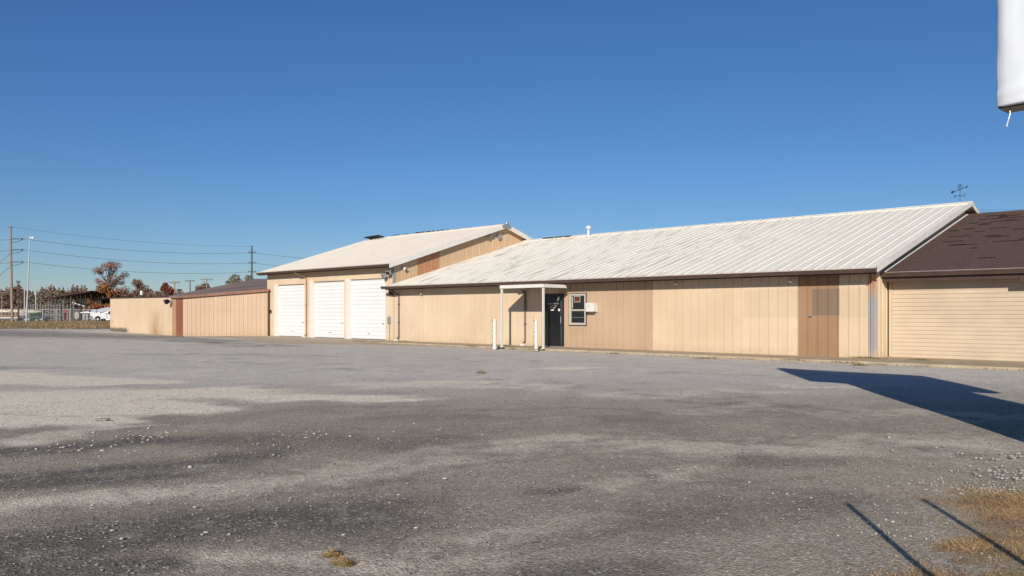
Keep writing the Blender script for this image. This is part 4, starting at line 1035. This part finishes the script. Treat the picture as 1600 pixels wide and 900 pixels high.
simple_pole(56, 452, 165, .12, 'thin grey pole left of the grandstand roof', m_gpole)
simple_pole(3, 457, 170, .12, 'short pole with crossarm at the left edge', m_wood, .9, (457.5,))
tpz, tb = simple_pole(221, 453, 150, .10, 'short pole carrying a white can above the annex', m_woodd)
MB().lathe([(.25,0),(.25,.7),(.15,.8)], (0,0,hz(461,150)), 10).build('transformer', m_whitetrim, tpz)
# wires
def wire(a, b, sag, name, label, r=.025, group='overhead power lines'):
    n_ = 24; pts_ = []
    for i in range(n_+1):
        t_ = i/n_; p = a.lerp(b, t_); p.z -= sag*4*t_*(1-t_); pts_.append(p)
    o = MB().path(pts_, r, 4).build(name, m_wire); return tag(o, label, 'cable', group)
ends2 = [hz(395,Zq), hz(411,Zq), hz(425,Zq)]
names_ = ['highest heavy line', 'middle heavy line', 'lowest heavy line']
for i in range(3):
    e_ = Vector((q0.x, q0.y, ends2[i]))+RV*-.6
    wire(attach1[i], e_, .9, 'power_line', f'power line, {names_[i]} between the tall left pole and the pole behind the annex')
    f_ = bearing(560, 175, (405, 421, 436)[i])
    wire(Vector((q0.x, q0.y, ends2[i]))+RV*.6, f_, .5, 'power_line', f'power line, {names_[i]} running on behind the garage roof')
    wire(attach1[i], bearing(-260, 118, (362, 382, 402)[i]), .8, 'power_line', f'power line, {names_[i]} leaving the left pole to the left edge')
wire(top1, Vector((q0.x, q0.y, hz(385,Zq))), .8, 'power_line', 'thin shield wire along the tops of the two tall poles', .016)
wire(bearing(1500,150,331), bearing(1900,95,318), .4, 'power_line', 'thin cable above the brown roof at right edge', .02)
wire(bearing(1500,150,327.5), bearing(1900,95,313), .4, 'power_line', 'upper thin cable above the brown roof at right edge', .014)
wire(bearing(-100,165,456), bearing(30,132,459), .2, 'power_line', 'low dark cable crossing the left edge', .05)

# ------------------------------------------------------------------ trees
m_bark = basic('tree_bark', (.10, .075, .06), .95, .3, 2)
def leaf_cloud(centers, n, size, jitter):
    """n small leaf quads round clump centres (cx,cy,cz,r)"""
    cs = np.array(centers); w = cs[:, 3]**2; pick = rng.choice(len(cs), n, p=w/w.sum())
    d = rng.normal(0, 1, (n, 3)); d /= np.linalg.norm(d, axis=1)[:, None]
    rad = rng.uniform(0.1, 1, n)**.5
    c = cs[pick, :3] + d*(rad*cs[pick, 3])[:, None]*np.array([1, 1, .8])
    u = rng.normal(0, 1, (n, 3)); u /= np.linalg.norm(u, axis=1)[:, None]; v = rng.normal(0, 1, (n, 3)); v -= (v*u).sum(1)[:, None]*u; v /= np.linalg.norm(v, axis=1)[:, None]
    s = size*rng.uniform(.5, 1.3, n)[:, None]; u = u*s; v = v*s*.7
    V = np.stack([c-u, c-v, c+u, c+v], 1).reshape(-1, 3)
    return V, np.arange(4*n).reshape(-1, 4)
def tree(px, Z, top_py, width_px, label, cols, n=1400, size=.22, trunk=True, sparse=False, skirt=.25, seed=0, lobes=None):
    q = random.Random(seed+px); b0 = base_at(px, Z); H_ = hz(top_py, Z); Rr = width_px/FOC*Z/2
    o = thing('tree', label, 'tree', b0)
    tb_ = MB(); tb_.tube((0,0,-.2),(q.uniform(-.2,.2),q.uniform(-.2,.2),H_*.55), H_*.028, H_*.016, 8); tb_.tube((0,0,H_*.54),(q.uniform(-.3,.3),0,H_*.93), H_*.016, H_*.004, 6)
    cen = []
    nl = lobes or (16 if sparse else 12)
    for i in range(nl):
        a = q.uniform(0, 6.28); f = q.random(); z_ = H_*(skirt+(.93-skirt)*f)
        env = math.sin(math.pi*min(1, max(.12, (f*.85+.12))))**.6
        rr_ = Rr*env*q.uniform(.35, .95)
        c_ = Vector((rr_*math.cos(a), rr_*math.sin(a), z_)); r_ = Rr*(q.uniform(.16, .30) if sparse else q.uniform(.30, .48))
        st = Vector((0,0,max(H_*.2, z_*.72)))
        tb_.tube(st, c_, H_*.009, H_*.003, 5, False)
        for _ in range(4):
            tb_.tube(c_*.75+st*.25, c_+Vector((q.uniform(-1,1),q.uniform(-1,1),q.uniform(-.4,1)))*r_, H_*.004, H_*.0015, 4, False)
        cen.append((c_.x, c_.y, c_.z, r_))
    tb_.build('trunk', m_bark, o)
    V, F_ = leaf_cloud(cen, n, size, 0)
    raw_mesh('crown', V, F_, leafmat('foliage', cols, .5), o)
    return o
tree(171, 196, 404, 62, 'tall thinly leaved reddish oak standing above the other trees', [(.30,.14,.10),(.34,.19,.14),(.20,.12,.09)], 3000, .16, sparse=True, skirt=.45, seed=5, lobes=26)
tree(158, 190, 446, 50, 'dense rust orange tree in front of the tall oak', [(.38,.155,.06),(.26,.11,.05),(.20,.16,.07)], 2600, .22, skirt=.12, seed=2)
tree(176, 193, 458, 40, 'orange brown bushy tree right of the tall oak trunk', [(.21,.105,.05),(.14,.10,.05),(.26,.11,.05)], 1800, .22, skirt=.15, seed=3)
tree(214, 188, 436, 44, 'dark brown leafed tree above the left annex', [(.18,.115,.085),(.24,.13,.09),(.14,.105,.075)], 2600, .20, skirt=.2, seed=4, lobes=18)
tree(196, 195, 448, 30, 'low red brown tree beside the annex corner', [(.22,.095,.06),(.17,.09,.065)], 1200, .24, skirt=.15, seed=14)
tree(259, 185, 440, 30, 'round dark red tree above the annex roof', [(.22,.055,.035),(.15,.045,.03),(.24,.09,.05)], 1800, .22, skirt=.2, seed=6)
tree(281, 200, 448, 16, 'small thin grey brown tree between the T poles', [(.22,.17,.12),(.18,.14,.10)], 500, .2, skirt=.2, seed=7, sparse=True)
tree(319, 195, 436, 36, 'rounded brown tree behind the right T-topped pole', [(.19,.10,.075),(.23,.16,.115),(.14,.11,.075)], 2600, .20, skirt=.2, seed=8)
tree(372, 170, 427, 44, 'grey green tree top left of the crossarm pole behind the annex', [(.25,.24,.18),(.18,.18,.12)], 2600, .22, skirt=.3, seed=9)
tree(392, 175, 430, 40, 'grey green tree top at the foot of the crossarm pole', [(.23,.215,.17),(.18,.165,.12)], 2400, .22, skirt=.3, seed=10)
tree(33, 215, 443, 34, 'rusty tree on the skyline near the lamp pole', [(.19,.10,.08),(.22,.12,.09)], 1500, .28, skirt=.2, seed=12)
tree(118, 240, 452, 22, 'bare branching tree on the skyline above the grandstand', [(.12,.09,.08),(.10,.08,.07)], 500, .3, skirt=.3, seed=13, sparse=True)
# far woods
n = 60000
px_ = rng.uniform(-420, 430, n); Zw = rng.uniform(235, 290, n)
crest = 456 + 4*np.sin(px_*.045) + 3*np.sin(px_*.13+1) + 2*np.sin(px_*.37) + 1.8*np.sin(px_*.91+2) + 1.5*np.sin(px_*1.7) - 6*np.exp(-((px_-15)/35)**2) + np.clip((px_-150)/40, 0, 10)
Hc = CAM_H + (490-crest)/FOC*260; zf = rng.uniform(0, 1, n)**.7
c = np.stack([(px_-800)/FOC*Zw*RX+Zw*WX, (px_-800)/FOC*Zw*RY+Zw*WY, Hc*zf], -1)
u = rng.normal(0, 1, (n,3)); u /= np.linalg.norm(u, axis=1)[:, None]; v = rng.normal(0, 1, (n,3)); v -= (v*u).sum(1)[:, None]*u; v /= np.linalg.norm(v, axis=1)[:, None]
s = rng.uniform(.18, .5, n)[:, None]
V = np.stack([c-u*s, c-v*s*.7, c+u*s, c+v*s*.7], 1).reshape(-1, 3)
tag(raw_mesh('distant_woods', V, np.arange(4*n).reshape(-1,4), leafmat('woods_foliage', [(.19,.13,.10),(.14,.115,.08),(.23,.12,.085),(.12,.12,.075)], .06)),
    'brown autumn woods far off on the left skyline', 'woods', kind='stuff')

# ------------------------------------------------------------------ covered grandstand
rotc = math.atan2(RY, RX)                              # local x = to the right as seen, local y = away
def bg_thing(name, label, cat, px, Z, group=None, dz=0): return thing(name, label, cat, base_at(px, Z)+Vector((0,0,dz)), rotc, group)
Zs = 185; mpp = Zs/FOC
gs = bg_thing('grandstand', 'open grandstand with sloping maroon roof on thin posts', 'grandstand', 97, Zs)
m_maroon = basic('maroon_roof_metal', (.085, .028, .028), .6, .2, .6); m_dark = basic('dark_grandstand_structure', (.035, .03, .028), .9, .3, 1)  # near-black material, also on the shed door and tank stand
m_seat = basic('bleacher_planks', (.10, .085, .075), .8, .3, .8)
def sx(px): return (px-97)*mpp
def szz(py): return CAM_H+(490-py)*mpp
MB().add([(sx(52),6,szz(464)),(sx(141),0,szz(454)),(sx(141),0,szz(456)),(sx(52),6,szz(465.5)),(sx(58),18,szz(463)),(sx(143),14,szz(454.5)),(sx(143),14,szz(457)),(sx(58),18,szz(465))],
         [(0,1,2,3),(4,5,1,0),(5,6,2,1),(7,6,5,4),(0,3,7,4),(3,2,6,7)]).build('roof', m_maroon, gs)
for p_ in (58, 66, 75, 84, 97, 110, 117, 127, 138):
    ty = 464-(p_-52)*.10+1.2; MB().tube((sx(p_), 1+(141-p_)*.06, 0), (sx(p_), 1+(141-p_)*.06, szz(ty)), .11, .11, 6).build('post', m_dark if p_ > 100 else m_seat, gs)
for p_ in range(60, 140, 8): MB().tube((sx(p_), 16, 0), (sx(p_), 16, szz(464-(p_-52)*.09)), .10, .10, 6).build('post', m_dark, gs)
tr = MB()
for i in range(9): x0_ = 60+i*9; tr.tube((sx(x0_),3,szz(464-(x0_-52)*.10)),(sx(x0_+4.5),3,szz(466.5-(x0_-52)*.06)),.05,.05,4).tube((sx(x0_+4.5),3,szz(466.5-(x0_-52)*.06)),(sx(x0_+9),3,szz(464-(x0_-43)*.10)),.05,.05,4)
tr.build('roof_truss', m_dark, gs)
for i in range(7):
    MB().box(sx(60), sx(104), 6+i*1.1, 7+i*1.1, .4+i*.42, .5+i*.42).build('bench_row', m_seat, gs)
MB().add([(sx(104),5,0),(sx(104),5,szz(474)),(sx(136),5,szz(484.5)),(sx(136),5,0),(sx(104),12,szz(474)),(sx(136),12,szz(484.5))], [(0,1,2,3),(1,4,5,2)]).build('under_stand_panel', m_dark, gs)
MB().tube((sx(96),4.6,szz(472.5)),(sx(136),4.6,szz(484.5)),.13,.13,4).build('stair_rail', m_whitetrim, gs)
rl = MB()
for i in range(9): rl.tube((sx(100+i*3.4),7,szz(475)),(sx(100+i*3.4),7,szz(466.5)),.05,.05,4)
rl.tube((sx(98),7,szz(467)),(sx(130),7,szz(467)),.05,.05,4); rl.build('railing', m_steel, gs)
# pen fence of pale posts
pf = bg_thing('pen_fence', 'row of pale upright posts in front of the grandstand', 'fence', 75, 160)
m_pale = basic('pale_weathered_posts', (.17, .155, .14), .9, .2, 2)
for i, p_ in enumerate([44, 48.5, 52, 59, 63.5, 67.5, 72, 76, 80, 85, 89.5, 94, 99, 105.5, 110.5]):
    MB().box((p_-75)*.128-.11, (p_-75)*.128+.11, -.08, .08, 0, CAM_H+(490-(473+(i*7) % 4))*.128).build('post', m_pale, pf)
MB().box((42-75)*.128, (96-75)*.128, .09, .13, 2.9, 3.1).box((42-75)*.128, (96-75)*.128, .09, .13, .9, 1.3).build('rail', m_pale, pf)
# chain-link fence
Zf = 142; cf = bg_thing('chain_link_fence', 'grey chain-link fence with thin posts behind the grass verge', 'fence', 70, Zf)
fx0, fx1, fh = -34.0, 14.0, 2.1
x_ = fx0
while x_ <= fx1+.01: MB().tube((x_,0,0),(x_,0,fh+.05),.055,.055,6).build('post', m_gpole, cf); x_ += 2.4
MB().tube((fx0,0,fh),(fx1,0,fh),.04,.04,5).build('top_rail', m_gpole, cf)
lk = MB(); s_ = .28; u_ = fx0-fh
while u_ < fx1:
    for sg_ in (1, -1):
        xa, xb = (u_, u_+fh) if sg_ > 0 else (u_+fh, u_)
        za, zb_ = 0.05, fh
        if xa < fx0 or xb < fx0 or xa > fx1 or xb > fx1: continue
        lk.add([(xa-.007,0,za),(xa+.007,0,za),(xb+.007,0,zb_),(xb-.007,0,zb_)], [(0,1,2,3)])
    u_ += s_
tag(lk.build('wire_mesh', m_gpole, cf), kind='stuff')
# tall end post
MB().tube((0,0,0),(0,0,3.6),.13,.12,8).build('corner_post', m_pale, bg_thing('fence_post', 'thick pale post near the right end of the chain-link fence', 'post', 115, 140))
# white-roofed shed
sh = bg_thing('white_shed', 'low shed with bright white metal roof left of the annex', 'shed', 152, 165)
m2 = 165/FOC; m_greywall = basic('grey_shed_wall', (.30,.28,.26), .8, .15, .8); m_wr = basic('bright_white_roof', (.82,.82,.82), .5, .04, 1)
def X2(p): return (p-152)*m2
def H2(py): return CAM_H+(490-py)*m2
MB().box(X2(128), X2(166), 0.2, 8, 0, H2(488.2)).build('wall', m_greywall, sh)
MB().add([(X2(126),-.3,H2(488)),(X2(157),-.3,H2(488.3)),(X2(176),6,H2(480)),(X2(144),6,H2(480)),(X2(126),-.3,H2(489)),(X2(157),-.3,H2(489.3))], [(0,1,2,3),(4,5,1,0)]).build('roof', m_wr, sh)
MB().add([(X2(157),-.4,H2(490.5)),(X2(176),-.4,H2(484)),(X2(176),.1,H2(484)),(X2(157),.1,H2(490.5)),(X2(157),-.4,0),(X2(176),-.4,0)], [(0,1,2,3),(4,5,1,0)]).build('side_wall', m_wr, sh)
MB().box(X2(138), X2(141), .15, .22, 0, 2.0).build('door', m_dark, sh)

# ------------------------------------------------------------------ vehicles in the distance
def wheel(par, x_, y_, r, w=.22):
    e = MB()
    n_ = 16; vs = []
    for yy in (y_-w/2, y_+w/2): vs += [(x_+r*math.cos(2*math.pi*k/n_), yy, r+r*math.sin(2*math.pi*k/n_)) for k in range(n_)]
    e.add(vs, [tuple(range(n_)), tuple(range(2*n_-1, n_-1, -1))]+[(k, (k+1)%n_, n_+(k+1)%n_, n_+k) for k in range(n_)])
    o = e.build('wheel', m_black, par); rr_ = r*.55; vs = [(x_+rr_*math.cos(2*math.pi*k/10), y_-w/2-.012, r+rr_*math.sin(2*math.pi*k/10)) for k in range(10)]
    MB().add(vs, [tuple(range(10))]).build('rim', m_steel, o); return o
m_vwhite = basic('white_vehicle_paint', (.56,.57,.58), .25, .03, 2, spec=.5)
tk = bg_thing('service_truck', 'white utility truck with box body parked beside the annex', 'truck', 140.5, 138)
MB().prism([(0,.55),(0,1.35),(.15,1.42),(2.6,1.42),(2.6,1.30),(2.9,1.30),(2.9,.45),(1.9,.45),(1.78,.75),(1.5,.92),(1.2,.92),(.92,.75),(.82,.5)], 'y', 0, 1.95).build('service_body', m_vwhite, tk, bevel=.03)
MB().prism([(2.93,.45),(2.93,1.15),(3.0,1.78),(3.15,1.88),(4.15,1.88),(4.65,1.25),(5.55,1.15),(5.62,.45)], 'y', .05, 1.9).build('cab', m_vwhite, tk, bevel=.04)
MB().prism([(3.12,1.22),(3.18,1.75),(4.05,1.75),(4.4,1.22)], 'y', .03, .048).build('side_window', m_glass, tk)
for x_ in (.55, 1.05, 2.2): MB().box(x_-.2, x_+.2, -.015, .0, .98, 1.34).build('toolbox_door', m_whitetrim, tk)
MB().box(.02, .45, -.014, -.002, .6, .95).build('tool_bin', basic('blue_grey_bin', (.15,.18,.30), .5), tk)
MB().box(-.25, .0, .2, 1.75, .45, .58).build('bumper', m_steel, tk); MB().path([(.3,1,1.42),(.3,1,1.75),(1.1,1,1.75),(1.5,1,1.42)], .04).build('ladder_rack', m_steel, tk)
for a, b_ in ((1.36,.1),(1.36,1.85),(4.85,.1),(4.85,1.85)): wheel(tk, a, b_, .38)
bu = bg_thing('camper_bus', 'long cream-roofed vehicle with orange brown windowed side, at the left edge', 'bus', 8, 155)
m5 = 155/FOC; m_ob = basic('orange_brown_vehicle_side', (.22,.10,.05), .5, .2, 1); m_cream = basic('cream_roof_paint', (.62,.55,.42), .5, .08, 1)
MB().prism([(-3.2,.5),(-3.2,1.62),(2.4,1.62),(2.55,1.3),(2.6,.5)], 'y', 0, 2.2).build('body', m_ob, bu, bevel=.04)
MB().prism([(-3.25,1.63),(-3.2,1.98),(-3.0,2.1),(2.2,2.1),(2.45,1.95),(2.5,1.63)], 'y', -.03, 2.23).build('roof', m_cream, bu, bevel=.05)
for i in range(7): MB().box(-3.0+i*.77, -2.45+i*.77, -.015, .0, 1.12, 1.5).build('window', m_glass, bu)
MB().box(-3.2, 2.6, -.05, .0, .44, .62).build('skirt', m_whitetrim, bu)
for a, b_ in ((-2.2,.1),(1.6,.1),(-2.2,2.1),(1.6,2.1)): wheel(bu, a, b_, .42)
bt = bg_thing('covered_boat', 'long trailered boat under a cream cover with green side', 'boat', 46, 150)
m_bg = basic('green_hull', (.10,.19,.04), .4, .15, 2)
def hull(sections, mat, name, par):
    m = MB(); 
    for x_, w_, zb_, zt_ in sections: m.v += [(x_,-w_,zt_),(x_,-w_*.8,zb_),(x_,w_*.8,zb_),(x_,w_,zt_)]
    for i in range(len(sections)-1):
        for k in range(4): m.f.append((4*i+k, 4*i+(k+1)%4, 4*i+4+(k+1)%4, 4*i+4+k))
    m.f += [(0,1,2,3), tuple(4*(len(sections)-1)+k for k in (3,2,1,0))]; return m.build(name, mat, par)
hull([(-.1,.7,1.0,1.55),(1,.95,.75,1.55),(2,.8,.95,1.6),(2.3,.1,1.4,1.65)], m_bg, 'hull', bt)
hull([(-1.6,.75,1.56,1.85),(-1.2,1.0,1.55,2.05),(0,1.02,1.56,2.0),(1.4,1.0,1.56,1.95),(2.35,.2,1.66,1.8)], m_cream, 'cover', bt)
hull([(-1.5,.7,.95,1.55),(-.12,.75,.95,1.55)], m_greywall, 'stern', bt)
MB().tube((-1.5,-.6,.7),(2.8,0,.6),.05).tube((-1.5,.6,.7),(2.8,0,.6),.05).build('trailer', m_steel, bt)
for s_ in (-.8, .8): wheel(bt, -.3, s_, .33)
cr = bg_thing('green_car', 'dark green car parked behind the chain-link fence', 'car', 54, 146)
m_dg = basic('dark_green_car_paint', (.02,.045,.04), .3, .1, 2, spec=.5)
MB().prism([(-1.9,.35),(-1.95,.75),(-1.75,.9),(-1.1,.95),(1.0,.95),(1.85,.85),(2.0,.65),(2.0,.35)], 'y', 0, 1.7).build('body', m_dg, cr, bevel=.05)
MB().prism([(-1.35,.94),(-.95,1.38),(.25,1.4),(.95,.94)], 'y', .1, 1.6).build('cabin', m_glass, cr, bevel=.03)
MB().box(-.8, .2, .15, 1.55, 1.385, 1.42).build('roof', m_dg, cr); MB().box(1.98, 2.01, .1, .4, .6, .72).build('headlight', m_whitetrim, cr)
for a, b_ in ((-1.2,.08),(1.25,.08),(-1.2,1.62),(1.25,1.62)): wheel(cr, a, b_, .32)
vv_ = bg_thing('red_barrel', 'red barrel under the grandstand stairs', 'barrel', 102, 165)
m_redp = basic('red_barrel_paint', (.40,.03,.025), .5, .1, 2)
MB().lathe([(.42,.0),(.45,.1),(.42,.2),(.42,.62),(.45,.7),(.42,.8),(.42,1.25),(.1,1.27)], (0,0,0), 14).build('barrel', m_redp, vv_) ; MB().lathe([(.40,1.28),(.40,2.0),(.1,2.02)], (0,0,0), 14).build('barrel', m_redp, vv_)
cs = bg_thing('white_tank', 'white round tank standing behind the fence below the grandstand', 'tank', 119.5, 150)
MB().prism([(.5*math.cos(a), 1.0+.75*math.sin(a)) for a in np.linspace(0, 2*math.pi, 14)[:-1]], 'y', 0, .6).build('tank', m_greywall, cs)
MB().box(-.4,.4,.1,.5,-.02,.3).build('stand', m_dark, cs)
